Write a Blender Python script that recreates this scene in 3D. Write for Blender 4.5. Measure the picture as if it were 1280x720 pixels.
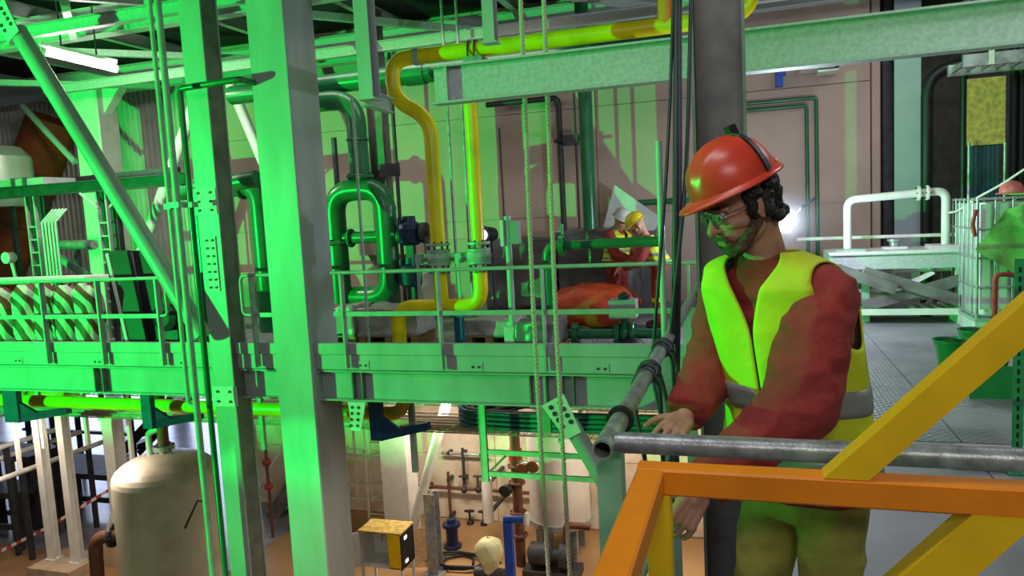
import bpy, bmesh, math, random
import numpy as np
from mathutils import Vector, Matrix, noise
for o in list(bpy.data.objects): bpy.data.objects.remove(o)
SC = bpy.context.scene
COL = SC.collection
R = math.radians
V = Vector
# ------------------------------------------------------------------ camera
FPX = 930.0
YAW, PIT, ROL = R(17.9), R(5.7), R(3.0)
CAM = V((0, 0, 1.65))
F0 = V((-math.sin(YAW), math.cos(YAW), 0)); R0 = V((math.cos(YAW), math.sin(YAW), 0)); U0 = V((0, 0, 1))
FW = F0*math.cos(PIT) - U0*math.sin(PIT); U1 = F0*math.sin(PIT) + U0*math.cos(PIT)
RT = R0*math.cos(ROL) - U1*math.sin(ROL); UP = U1*math.cos(ROL) + R0*math.sin(ROL)
cd = bpy.data.cameras.new('camera'); cam = bpy.data.objects.new('camera', cd); COL.objects.link(cam)
cd.sensor_width = 36.0; cd.lens = 36.0*FPX/1280.0; cd.clip_start = 0.02; cd.clip_end = 200
cam.matrix_world = Matrix(((RT.x, UP.x, -FW.x, CAM.x), (RT.y, UP.y, -FW.y, CAM.y), (RT.z, UP.z, -FW.z, CAM.z), (0, 0, 0, 1)))
SC.camera = cam
def at(x, y, X=None, Y=None, Z=None, D=None):
    """a point of the place, from a sighting (x, y) and the plane it stands in"""
    d = FW*FPX + RT*(x-640) - UP*(y-360)
    if D is not None: t = D/FPX
    elif X is not None: t = X/d.x
    elif Y is not None: t = Y/d.y
    else: t = (Z-CAM.z)/d.z
    return CAM + d*t
# ------------------------------------------------------------------ world, lights, exposure
vs = SC.view_settings
vs.view_transform = 'Standard'; vs.look = 'None'; vs.gamma = 1; vs.use_curve_mapping = False; vs.exposure = 0.0
w = bpy.data.worlds.new('hall_ambience'); SC.world = w; w.use_nodes = True
w.node_tree.nodes['Background'].inputs[0].default_value = (0.9, 0.93, 1.0, 1)
w.node_tree.nodes['Background'].inputs[1].default_value = 0.085
def light(name, kind, loc, energy, color, target=None, **kw):
    L = bpy.data.lights.new(name, kind); L.energy = energy; L.color = color
    for k, v in kw.items(): setattr(L, k, v)
    o = bpy.data.objects.new(name, L); COL.objects.link(o); o.location = loc
    if target is not None: o.rotation_euler = (V(target)-V(loc)).to_track_quat('-Z', 'Y').to_euler()
    return o
# the green work floodlight left of the camera (its added light blocker is built further down), and an added low fill aimed up at the column feet
GL = V((-12.3, 0.2, 1.4))
light('green_floodlight', 'SPOT', GL, 7200, (0.005, 1.0, 0.11), (-3.0, 7.6, 1.7), spot_size=R(120), spot_blend=0.2, shadow_soft_size=0.02)
light('green_fill_low', 'SPOT', (-9.6, 0.0, -4.2), 2300, (0.01, 1.0, 0.13), (-5.2, 7.2, -1.9), spot_size=R(17), spot_blend=0.3, shadow_soft_size=0.03)
# hall lamps under the roof, plus one added fill behind the camera
light('hall_lamp_walkway', 'AREA', (-4.5, 9.6, 4.3), 32, (1, 0.86, 0.78), (-4.5, 10.5, 0), shape='RECTANGLE', size=4.0, size_y=0.3)
light('hall_lamp_front', 'AREA', (-1.5, 1.0, 4.6), 60, (0.92, 0.95, 1), (-1.0, 4.0, 0), shape='RECTANGLE', size=3.0, size_y=0.3)
light('fill_behind', 'AREA', (1.0, -2.8, 4.3), 75, (1, 0.95, 0.9), (0.3, 2.2, 0.9), shape='RECTANGLE', size=2.4, size_y=0.3)  # added fill to brighten the near yellow frame and the worker
light('hall_lamp_right', 'AREA', (3.2, 5.0, 4.6), 88, (0.92, 0.95, 1), (2.4, 6.0, 0), shape='RECTANGLE', size=3.0, size_y=0.3)
light('hall_lamp_far_right', 'AREA', (2.6, 11.0, 4.6), 30, (1, 0.95, 0.92), (2.0, 11.5, 0), shape='RECTANGLE', size=3.0, size_y=0.3)
# lamps of the lower storey (hung beneath the deck)
for i, (x, y, z, e) in enumerate(((-5.2, 11.8, -1.6, 105), (-1.6, 11.6, -1.6, 100), (-9.6, 8.3, -1.5, 42), (-12.5, 9.4, -1.5, 40), (-3.2, 6.0, -1.2, 45))):
    light('lower_lamp', 'AREA', (x, y, z), e, (1, 0.84, 0.68), (x, y+0.4, -4.5), shape='RECTANGLE', size=1.5, size_y=0.25)
for x in (-8.0, -3.9): light('tray_lamp', 'AREA', (x, 9.85, -0.3), 14, (1, 0.88, 0.78), (x, 9.9, -3), shape='RECTANGLE', size=2.6, size_y=0.15)
# ------------------------------------------------------------------ materials
def lin(c): 
    c = c/255.0
    return c/12.92 if c <= 0.04045 else ((c+0.055)/1.055)**2.4
def rgb(h): return tuple(lin(int(h[i:i+2], 16)) for i in (0, 2, 4)) + (1,)
def mat(name, c, rough=0.5, metal=0.0, var=0.18, scale=5.0, bump=0.0, bscale=40.0, c2=None, lo=0.35, hi=0.65, detail=4, stretch=None, **kw):
    m = bpy.data.materials.new(name); m.use_nodes = True
    nt = m.node_tree; N = nt.nodes; L = nt.links; b = N['Principled BSDF']
    b.inputs['Roughness'].default_value = rough; b.inputs['Metallic'].default_value = metal
    for k, v in kw.items(): b.inputs[k].default_value = v
    co = N.new('ShaderNodeTexCoord'); src = co.outputs['Object']
    if stretch:
        mp = N.new('ShaderNodeMapping'); mp.inputs['Scale'].default_value = stretch; L.new(src, mp.inputs[0]); src = mp.outputs[0]
    n = N.new('ShaderNodeTexNoise'); n.inputs['Scale'].default_value = scale; n.inputs['Detail'].default_value = detail
    L.new(src, n.inputs['Vector'])
    rp = N.new('ShaderNodeValToRGB'); e = rp.color_ramp.elements
    a = rgb(c)
    if c2 is None:
        k0, k1 = 1-var, 1+var
        e[0].color = tuple(min(1, x*k0) for x in a[:3])+(1,); e[1].color = tuple(min(1, x*k1) for x in a[:3])+(1,)
    else: e[0].color = a; e[1].color = rgb(c2)
    e[0].position = lo; e[1].position = hi
    L.new(n.outputs['Fac'], rp.inputs[0]); L.new(rp.outputs[0], b.inputs['Base Color'])
    if bump:
        n2 = N.new('ShaderNodeTexNoise'); n2.inputs['Scale'].default_value = bscale; n2.inputs['Detail'].default_value = 3
        L.new(src, n2.inputs['Vector'])
        bp = N.new('ShaderNodeBump'); bp.inputs['Strength'].default_value = bump; bp.inputs['Distance'].default_value = 0.02
        L.new(n2.outputs['Fac'], bp.inputs['Height']); L.new(bp.outputs[0], b.inputs['Normal'])
    return m
def emit(name, c, k):
    m = bpy.data.materials.new(name); m.use_nodes = True; b = m.node_tree.nodes['Principled BSDF']
    b.inputs['Base Color'].default_value = rgb(c); b.inputs['Emission Color'].default_value = rgb(c); b.inputs['Emission Strength'].default_value = k
    return m
def tread(name, c, rough, metal, k=38.0):
    """steel chequer plate: short raised bars in two directions as fine relief"""
    m = mat(name, c, rough, metal, var=0.3, scale=1.3)
    nt = m.node_tree; N = nt.nodes; L = nt.links; b = N['Principled BSDF']
    co = N.new('ShaderNodeTexCoord'); mp = N.new('ShaderNodeMapping'); mp.inputs['Rotation'].default_value = (0, 0, R(45))
    L.new(co.outputs['Object'], mp.inputs[0])
    w1 = N.new('ShaderNodeTexWave'); w1.bands_direction = 'X'; w1.inputs['Scale'].default_value = k/6.0
    w2 = N.new('ShaderNodeTexWave'); w2.bands_direction = 'Y'; w2.inputs['Scale'].default_value = k/6.0
    mx = N.new('ShaderNodeMath'); mx.operation = 'MULTIPLY'
    L.new(mp.outputs[0], w1.inputs[0]); L.new(mp.outputs[0], w2.inputs[0]); L.new(w1.outputs['Fac'], mx.inputs[0]); L.new(w2.outputs['Fac'], mx.inputs[1])
    bp = N.new('ShaderNodeBump'); bp.inputs['Strength'].default_value = 0.6; bp.inputs['Distance'].default_value = 0.01
    L.new(mx.outputs[0], bp.inputs['Height']); L.new(bp.outputs[0], b.inputs['Normal'])
    return m
def stripes(name, ca, cb, k, rough=0.6, direction='DIAGONAL', dist=1.0):
    m = bpy.data.materials.new(name); m.use_nodes = True
    nt = m.node_tree; N = nt.nodes; L = nt.links; b = N['Principled BSDF']; b.inputs['Roughness'].default_value = rough
    co = N.new('ShaderNodeTexCoord'); w1 = N.new('ShaderNodeTexWave'); w1.bands_direction = direction
    w1.inputs['Scale'].default_value = k; w1.inputs['Distortion'].default_value = dist; w1.inputs['Detail'].default_value = 1
    rp = N.new('ShaderNodeValToRGB'); rp.color_ramp.elements[0].color = rgb(ca); rp.color_ramp.elements[1].color = rgb(cb)
    rp.color_ramp.elements[0].position = 0.45; rp.color_ramp.elements[1].position = 0.55
    L.new(co.outputs['Object'], w1.inputs[0]); L.new(w1.outputs['Fac'], rp.inputs[0]); L.new(rp.outputs[0], b.inputs['Base Color'])
    return m
MT = dict(
 column=mat('column_paint', '9fa5a4', 0.42, 0.0, var=0.14, scale=3.0, bump=0.05, bscale=60, stretch=(1, 1, 0.25)),
 steel=mat('galvanised_steel', 'a3a8a8', 0.38, 0.55, var=0.25, scale=9, bump=0.05),
 beam=mat('beam_paint', 'a9b0ad', 0.5, 0.0, var=0.12, scale=30),
 dark=mat('dark_steel', '3c3d40', 0.5, 0.3, var=0.3, scale=6),
 web=mat('web_primer', '6e6a68', 0.55, 0.1, var=0.25, scale=5),
 tube=mat('scaffold_tube', '9a9c9c', 0.36, 0.5, var=0.3, scale=25, bump=0.08, bscale=120),
 railgrey=mat('rail_paint', '9aa09c', 0.45, 0.1, var=0.15),
 yellow=mat('yellow_gas_paint', 'e6d200', 0.35, var=0.14, scale=3),
 orange=mat('orange_frame_paint', 'f08a08', 0.42, var=0.08, scale=8, bump=0.03, bscale=150),
 fyellow=mat('yellow_frame_paint', 'f2c408', 0.42, var=0.08, scale=8, bump=0.03, bscale=150),
 gpipe=mat('green_pipe_paint', '1f6a40', 0.3, var=0.15, scale=4),
 gtube=mat('pale_green_paint', '8fb09a', 0.4, var=0.12, scale=6),
 blue=mat('blue_bracket_paint', '164f7a', 0.45, var=0.15),
 bblue=mat('bright_blue_paint', '1c4fb4', 0.4, var=0.12),
 navy=mat('navy_cast_iron', '14284a', 0.4, 0.1, var=0.25, scale=20),
 black=mat('black_rubber', '17181a', 0.55, var=0.3, scale=12),
 cable=mat('cable_sheath', '22262b', 0.5, var=0.3, scale=12),
 tealcable=mat('teal_cable_sheath', '2b7880', 0.5, var=0.2, scale=12),
 white=mat('white_paint', 'd8d6d0', 0.45, var=0.08, scale=4),
 cream=mat('cream_tank_paint', 'c9bfae', 0.42, var=0.10, scale=2.2, c2='a8977f', lo=0.45, hi=0.8),
 wall=mat('wall_panel', 'b29a8c', 0.6, var=0.07, scale=1.2),
 lwall=mat('lower_wall_plaster', 'd9cdb8', 0.7, scale=1.6, bump=0.05, c2='b39c7c', lo=0.45, hi=0.75),
 clad=mat('corrugated_aluminium', 'c9c4bc', 0.36, 0.25, var=0.1, scale=2),
 roof=mat('roof_sheet', '2b2c2c', 0.7, 0.1, var=0.3, scale=2),
 sand=mat('sandy_concrete', 'a8835a', 0.55, var=0.2, scale=0.7, c2='8c6a48', bump=0.06),
 wet=mat('wet_concrete', '85848c', 0.2, var=0.35, scale=1.1),
 concrete=mat('concrete', 'b39c82', 0.75, var=0.15, scale=4, bump=0.1),
 tread=tread('chequer_plate', '8a8b90', 0.45, 0.35),
 plate=mat('plain_plate', '85868a', 0.5, 0.2, var=0.2, scale=1.5),
 pinkplate=mat('primed_plate', 'a99aa6', 0.5, 0.05, var=0.08),
 rust=mat('rust_brown', '633a2a', 0.65, var=0.25, scale=8),
 redpaint=mat('red_oxide', '8e2f22', 0.55, var=0.2),
 insul=mat('orange_insulation', '8f4a1a', 0.6, var=0.25, scale=2.0),
 plastic=mat('plastic_wrap', '9b9a95', 0.28, var=0.3, scale=2.5, bump=0.5, bscale=9),
 gwrap=mat('grey_wrap', '6a6468', 0.32, var=0.35, scale=1.6, bump=0.6, bscale=5),
 otarp=mat('orange_tarp', 'b23c14', 0.5, var=0.2, scale=3, bump=0.5, bscale=7),
 gtarp=mat('green_tarp', '6db356', 0.6, var=0.2, scale=5, bump=0.35, bscale=14),
 wood=mat('pallet_wood', '9c7a52', 0.7, var=0.25, scale=3, stretch=(1, 12, 12)),
 osb=mat('chipboard', 'b59a4e', 0.7, var=0.3, scale=14),
 rope=mat('hemp_rope', 'b9b394', 0.8, var=0.15, scale=60),
 ibc=mat('tote_plastic', 'c4d4c8', 0.3, var=0.08),
 gplast=mat('green_plastic', '1c6b3f', 0.35, var=0.12),
 tealrack=mat('rack_green_paint', '2f7d55', 0.4, var=0.12),
 blackpipe=mat('black_insulated_pipe', '1b1c22', 0.45, var=0.3, scale=4),
 bluegrey=mat('bluegrey_column', '9aa6ac', 0.5, var=0.08, scale=2),
 teal=mat('dark_teal_sheet', '1e4a54', 0.5, 0.1, var=0.3, scale=3, stretch=(20, 1, 1)),
 jacket=mat('red_cotton', '8f2f2a', 0.85, var=0.22, scale=7, bump=0.35, bscale=26),
 vest=mat('hi_vis_fabric', 'c6d61c', 0.7, var=0.10, scale=6, bump=0.2, bscale=20, **{'Emission Color': rgb('9ad000'), 'Emission Strength': 0.0}),
 stripe=mat('reflective_tape', '8c8f8c', 0.45, 0.2, var=0.12),
 trouser=mat('olive_hi_vis_trouser', '9a9440', 0.85, var=0.25, scale=6, bump=0.35, bscale=18),
 skin=mat('skin', 'b5866c', 0.55, var=0.12, scale=14, bump=0.05, bscale=80),
 hair=mat('black_hair', '17130f', 0.6, var=0.3, scale=40, bump=0.6, bscale=60),
 beard=mat('beard', '5a4436', 0.8, var=0.3, scale=60, bump=0.5, bscale=120),
 helmet=mat('orange_helmet', 'd9482c', 0.32, var=0.14, scale=12, c2='c43a24'),
 yhelmet=mat('yellow_helmet', 'd8c21c', 0.32, var=0.08),
 whelmet=mat('white_helmet', 'c9c9c4', 0.32, var=0.08),
 phelmet=mat('pink_helmet', 'd86a70', 0.35, var=0.08),
 boot=mat('boot_leather', '2a211b', 0.6, var=0.2),
 glass=mat('glass_lens', 'dfe8e2', 0.05, 0.0, var=0.02, **{'Transmission Weight': 0.95, 'IOR': 1.05}),
 grey=mat('grey_box', '8d9491', 0.45, var=0.1),
 pale=mat('pale_panel', 'c8ccc6', 0.5, var=0.06),
 mesh=mat('wire_mesh_steel', '9c9482', 0.45, 0.4, var=0.2),
 cableb=mat('beige_cable', 'b7a58c', 0.6, var=0.2, scale=8),
 lamp=emit('tube_lamp_glow', 'fff2ee', 60.0),
 arc=emit('welding_arc_glow', 'e6eeff', 160.0),
 purple=emit('small_lamp_glow', 'd9c4ff', 5.0),
 panelight=emit('daylight_pane', 'cfdcff', 5.5),
 led=emit('indicator_glow', 'e8e4ff', 4.0),
 bag=stripes('striped_bag', 'c3c6b4', '6e3a28', 2.0, 0.6, 'DIAGONAL', 4.0),
 tape=stripes('barrier_tape', 'd8d0cc', 'b83428', 2.2, 0.5, 'X', 0.0),
 darkpanel=mat('dark_panel', '15171a', 0.55, 0.0, var=0.35, scale=2),
 black2=mat('black_void', '0c0c0e', 0.8, var=0.1),
)
# ------------------------------------------------------------------ mesh building
ORG = {}
def basis(d):
    d = V(d).normalized(); a = V((0, 0, 1)) if abs(d.z) < 0.95 else V((1, 0, 0))
    x = a.cross(d).normalized(); return d, x, d.cross(x)
class MB:
    def __init__(s): s.v = []; s.f = []; s.sm = []
    def add(s, vs_, fs, smooth=False):
        k = len(s.v); s.v += [V(p) for p in vs_]; s.f += [tuple(i+k for i in f) for f in fs]; s.sm += [smooth]*len(fs); return s
    def box(s, a, b):
        x0, y0, z0 = a; x1, y1, z1 = b
        return s.add([(x0, y0, z0), (x1, y0, z0), (x1, y1, z0), (x0, y1, z0), (x0, y0, z1), (x1, y0, z1), (x1, y1, z1), (x0, y1, z1)],
              [(0, 3, 2, 1), (4, 5, 6, 7), (0, 1, 5, 4), (1, 2, 6, 5), (2, 3, 7, 6), (3, 0, 4, 7)])
    def cbox(s, c, sz, M=None):
        h = V(sz)/2; P = []
        for sx, sy, sz_ in ((-1, -1, -1), (1, -1, -1), (1, 1, -1), (-1, 1, -1), (-1, -1, 1), (1, -1, 1), (1, 1, 1), (-1, 1, 1)):
            q = V((sx*h.x, sy*h.y, sz_*h.z)); P.append((M @ q if M else q)+V(c))
        return s.add(P, [(0, 3, 2, 1), (4, 5, 6, 7), (0, 1, 5, 4), (1, 2, 6, 5), (2, 3, 7, 6), (3, 0, 4, 7)])
    def bar(s, p, q, w_, h_, up=(0, 0, 1)):
        p, q = V(p), V(q); d = (q-p).normalized(); u = V(up)
        if abs(d.dot(u)) > 0.99: u = V((0, 1, 0))
        x = d.cross(u).normalized(); u = x.cross(d)
        M = Matrix((x, d, u)).transposed()
        return s.cbox((p+q)/2, (w_, (q-p).length, h_), M)
    def cbar(s, p, q, w_, h_, c, up=(0, 0, 1)):
        """bar with chamfered long edges"""
        p, q = V(p), V(q); d = (q-p).normalized(); u = V(up)
        if abs(d.dot(u)) > 0.99: u = V((0, 1, 0))
        x = d.cross(u).normalized(); u = x.cross(d); a, b = w_/2, h_/2
        o = [(-a+c, -b), (a-c, -b), (a, -b+c), (a, b-c), (a-c, b), (-a+c, b), (-a, b-c), (-a, -b+c)]
        P = [p+x*i+u*j for i, j in o]+[q+x*i+u*j for i, j in o]
        return s.add(P, [(i, (i+1) % 8, 8+(i+1) % 8, 8+i) for i in range(8)]+[tuple(range(7, -1, -1)), tuple(range(8, 16))])
    def ibeam(s, p, q, h_, w_, tf=0.014, tw=0.010, up=(0, 0, 1)):
        p, q = V(p), V(q); d = (q-p).normalized(); u = V(up); x = d.cross(u).normalized(); u = x.cross(d)
        a, b, t, f = w_/2, h_/2, tw/2, tf
        o = [(-a, -b), (a, -b), (a, -b+f), (t, -b+f), (t, b-f), (a, b-f), (a, b), (-a, b), (-a, b-f), (-t, b-f), (-t, -b+f), (-a, -b+f)]
        n = len(o); P = [p+x*i+u*j for i, j in o]+[q+x*i+u*j for i, j in o]
        caps = []
        for k in (0, n):
            for c in ((0, 1, 2, 11), (11-1, 3, 4, 9), (8, 5, 6, 7)):
                t_ = tuple(k+i for i in c); caps.append(t_ if k else t_[::-1])
        return s.add(P, [(i, (i+1) % n, n+(i+1) % n, n+i) for i in range(n)]+caps)
    def tube(s, pts, r, n=12, bend=0.0, caps=True, bn=5, hole=0.0):
        pts = [V(p) for p in pts]
        if bend and len(pts) > 2:
            o = [pts[0]]
            for i in range(1, len(pts)-1):
                a, b, c = pts[i-1], pts[i], pts[i+1]; u = a-b; v = c-b
                k = min(bend, u.length*0.48, v.length*0.48); p0 = b+u.normalized()*k; p1 = b+v.normalized()*k
                for j in range(bn+1):
                    t = j/bn; o.append(p0*(1-t)**2+b*2*t*(1-t)+p1*t*t)
            o.append(pts[-1]); pts = o
        m = len(pts); rr = r if isinstance(r, (list, tuple)) else [r]*m
        if len(rr) != m: rr = [rr[0]+(rr[-1]-rr[0])*i/(m-1) for i in range(m)]
        d, x, y = basis(pts[1]-pts[0]); P = []
        for i in range(m):
            if i == 0: t = pts[1]-pts[0]
            elif i == m-1: t = pts[-1]-pts[-2]
            else: t = (pts[i+1]-pts[i]).normalized()+(pts[i]-pts[i-1]).normalized()
            t = t.normalized() if t.length > 1e-9 else d
            x = (x-t*x.dot(t)).normalized(); y = t.cross(x)
            P += [pts[i]+(x*math.cos(2*math.pi*k/n)+y*math.sin(2*math.pi*k/n))*rr[i] for k in range(n)]
        fs = [(i*n+k, i*n+(k+1) % n, (i+1)*n+(k+1) % n, (i+1)*n+k) for i in range(m-1) for k in range(n)]
        s.add(P, fs, True)
        if caps: s.add(P[:n], [tuple(range(n-1, -1, -1))]); s.add(P[-n:], [tuple(range(n))])
        return s
    def lathe(s, p, d, prof, n=16, smooth=True, ref=None):
        """prof: (distance along d, radius) pairs from p"""
        p = V(p); d, x, y = basis(d); P = []
        for t, r in prof:
            P += [p+d*t+(x*math.cos(2*math.pi*k/n)+y*math.sin(2*math.pi*k/n))*max(r, 1e-4) for k in range(n)]
        m = len(prof)
        for i in range(m-1):
            s.add(P[i*n:(i+2)*n], [(k, (k+1) % n, n+(k+1) % n, n+k) for k in range(n)], smooth)
        if prof[0][1] > 1e-3: s.add(P[:n], [tuple(range(n-1, -1, -1))])
        if prof[-1][1] > 1e-3: s.add(P[-n:], [tuple(range(n))])
        return s
    def disc(s, p, d, r, t, n=16, c=0.0):
        d = V(d).normalized(); c = c or min(t*0.2, 0.006)
        return s.lathe(V(p)-d*(t/2), d, [(0, r-c), (c, r), (t-c, r), (t, r-c)], n, False)
    def prism(s, poly, vec):
        n = len(poly); P = [V(p) for p in poly]+[V(p)+V(vec) for p in poly]
        return s.add(P, [(i, (i+1) % n, n+(i+1) % n, n+i) for i in range(n)]+[tuple(range(n-1, -1, -1)), tuple(range(n, 2*n))])
    def ball(s, c, r, n=14, m=8, M=None, z0=-1.0, z1=1.0):
        r = V(r) if not isinstance(r, (int, float)) else V((r, r, r)); P = []
        a0, a1 = math.asin(z0), math.asin(z1)
        for i in range(m+1):
            a = a0+(a1-a0)*i/m
            for k in range(n):
                t = 2*math.pi*k/n; q = V((r.x*math.cos(a)*math.cos(t), r.y*math.cos(a)*math.sin(t), r.z*math.sin(a)))
                P.append((M @ q if M else q)+V(c))
        return s.add(P, [(i*n+k, i*n+(k+1) % n, (i+1)*n+(k+1) % n, (i+1)*n+k) for i in range(m) for k in range(n)]
              + [tuple(range(n-1, -1, -1)), tuple(range(m*n, m*n+n))], True)
    def loft(s, rings, n=24, caps=True):
        """rings: (centre, vector a, vector b)"""
        P = []
        for c, a, b in rings: P += [V(c)+V(a)*math.cos(2*math.pi*k/n)+V(b)*math.sin(2*math.pi*k/n) for k in range(n)]
        m = len(rings)
        s.add(P, [(i*n+k, i*n+(k+1) % n, (i+1)*n+(k+1) % n, (i+1)*n+k) for i in range(m-1) for k in range(n)], True)
        if caps: s.add(P[:n], [tuple(range(n-1, -1, -1))]); s.add(P[-n:], [tuple(range(n))])
        return s
    def build(s, name, m, parent=None, label=None, cat=None, group=None, kind=None, org=None):
        if parent is not None: o0 = ORG[parent.name]
        elif org is not None: o0 = V(org)
        else:
            xs = [p.x for p in s.v]; ys = [p.y for p in s.v]; zs = [p.z for p in s.v]
            o0 = V(((min(xs)+max(xs))/2, (min(ys)+max(ys))/2, min(zs)))
        me = bpy.data.meshes.new(name); me.from_pydata([p-o0 for p in s.v], [], s.f)
        bm = bmesh.new(); bm.from_mesh(me)
        bmesh.ops.recalc_face_normals(bm, faces=bm.faces); 
        for fa, q in zip(bm.faces, s.sm): fa.smooth = q
        bm.to_mesh(me); bm.free()
        me.materials.append(MT[m] if isinstance(m, str) else m)
        return place(name, me, o0, parent, label, cat, group, kind)
def place(name, me, o0, parent=None, label=None, cat=None, group=None, kind=None):
    o = bpy.data.objects.new(name, me); COL.objects.link(o)
    if parent is not None: o.parent = parent
    else: o.location = o0
    ORG[o.name] = V(o0); tag(o, label, cat, group, kind); return o
def tag(o, label=None, cat=None, group=None, kind=None):
    if label: o['label'] = label
    if cat: o['category'] = cat
    if group: o['group'] = group
    if kind: o['kind'] = kind
    return o
def thing(name, label, cat, loc, group=None, kind=None):
    o = bpy.data.objects.new(name, None); COL.objects.link(o); o.location = loc; o.empty_display_size = 0.1
    ORG[o.name] = V(loc); return tag(o, label, cat, group, kind)
def dup(root, shift, label=None, group=None, rz=0.0):
    """copy of a thing with its parts and sub-parts, sharing mesh data"""
    r = root.copy(); COL.objects.link(r); r.location = root.location+V(shift); r.rotation_euler.z += rz
    ORG[r.name] = ORG[root.name]+V(shift)
    if label: r['label'] = label
    if group: r['group'] = group
    for ch in list(root.children):
        c = ch.copy(); COL.objects.link(c); c.parent = r; ORG[c.name] = ORG[r.name]
        for g in list(ch.children):
            h = g.copy(); COL.objects.link(h); h.parent = c; ORG[h.name] = ORG[r.name]
    return r
def piece(src, shift, parent=None):
    """linked copy of one part next to its source"""
    o = src.copy(); COL.objects.link(o); o.parent = parent or src.parent; o.location = src.location+V(shift); return o
def flange(parent, p, d, r, t=0.05, bolts=8, m='gpipe', name='flange', n=18):
    d = V(d).normalized(); b = MB().disc(p, d, r, t, n); f = b.build(name, m, parent)
    _, x, y = basis(d); q = MB()
    for k in range(bolts):
        a = 2*math.pi*k/bolts; c = V(p)+(x*math.cos(a)+y*math.sin(a))*r*0.82
        q.lathe(c-d*(t/2+0.02), d, [(0, r*0.09), (t+0.04, r*0.09)], 6, False)
    q.build('bolts', 'dark', f if parent.parent is None else parent, kind='stuff')
    return f
rnd = random.Random(7)
# ================================================================== the setting
YW = 7.3            # front of the walkway
YB = 13.0           # back wall
ZL = -4.5           # lower floor
# --- upper floor on the right, with a notch round the column
fl = MB()
for a, b in (((-0.22, -1.5, -0.12), (7.0, 3.0, -0.012)), ((0.06, 3.0, -0.12), (7.0, 5.4, -0.012)), ((-0.3, 5.4, -0.12), (7.0, 11.0, -0.012))): fl.box(a, b)
floor = fl.build('floor', 'plate', kind='structure')
def plate(x0, x1, y0, y1, m, z=0.0): MB().box((x0+.004, y0+.004, -0.012), (x1-.004, y1-.004, z)).build('floor_plate', m, floor)
for x0, x1 in ((-0.22, 1.3), (1.3, 3.0), (3.0, 5.0), (5.0, 7.0)):
    plate(x0, x1, -1.5, 1.4, 'plate'); plate(x0, x1, 1.4, 3.0, 'plate'); plate(max(x0, 0.06), x1, 3.0, 5.4, 'plate')
    plate(x0, x1, 5.4, 7.4, 'tread', 0.004); plate(x0, x1, 7.4, 9.2, 'tread', 0.003); plate(x0, x1, 9.2, 11.0, 'plate')
fp = MB(); pa, pb = at(1188, 530, Z=0), at(1275, 512, Z=0)
fp.prism([(1.02, 5.0, 0.006), (1.15, 4.86, 0.006), (2.9, 4.86, 0.006), (2.9, 5.34, 0.006), (1.25, 5.34, 0.006)], (0, 0, 0.012))
fp.build('floor_plate', 'pinkplate', floor)
# --- walkway deck
dk = MB().box((-13.5, YW+0.06, -0.06), (-0.36, YB, 0.0)).build('floor_walkway', 'plate', kind='structure')
# --- lower floor
lf = MB().box((-36, -1, ZL-0.2), (6, 24, ZL)).build('floor_lower', 'sand', kind='structure')
wet = MB().box((-35.9, 10.6, ZL), (-9.0, 23.9, ZL+0.012)).build('floor_lower_wet', 'wet', kind='structure')
# --- back wall of sheet panels
wb = MB().box((-11.2, YB+0.04, -0.3), (1.83, YB+0.24, 5.3)).build('wall_back', 'wall', kind='structure')
zs = [-0.3, 1.55, 3.42, 5.3]
for i in range(6):
    x0 = -11.2+i*13.03/6; x1 = x0+13.03/6
    for j in range(3): MB().box((x0+.006, YB, zs[j]+.006), (x1-.006, YB+.05, zs[j+1]-.006)).build('wall_panel', 'wall', wb)
wr = MB().box((1.83, YB+2.2, -4.5), (7.2, YB+2.4, 5.3)).build('wall_recess', 'web', kind='structure')
MB().box((1.83, YB+0.24, -0.3), (1.93, YB+2.2, 5.3)).build('wall_return', 'wall', kind='structure')
MB().box((7.0, 3.0, -4.5), (7.2, 15.3, 5.3)).build('wall_right', 'wall', kind='structure')
# --- corrugated cladding on the far left
cl = MB(); x = -17.5; k = 0; prof = []
while x < -11.2:
    prof += [(x, 0.0), (x+0.045, 0.0), (x+0.07, -0.045), (x+0.115, -0.045), (x+0.14, 0.0)]; x += 0.14
P = [(a, YB+0.3+b, -0.3) for a, b in prof]+[(a, YB+0.3+b, 5.3) for a, b in prof]; n = len(prof)
cl.add(P, [(i, i+1, n+i+1, n+i) for i in range(n-1) if prof[i+1][0] > prof[i][0]-1e-6])
cl.box((-17.5, YB+0.31, -0.3), (-11.2, YB+0.36, 5.3))
cl.build('wall_left', 'clad', kind='structure')
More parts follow.
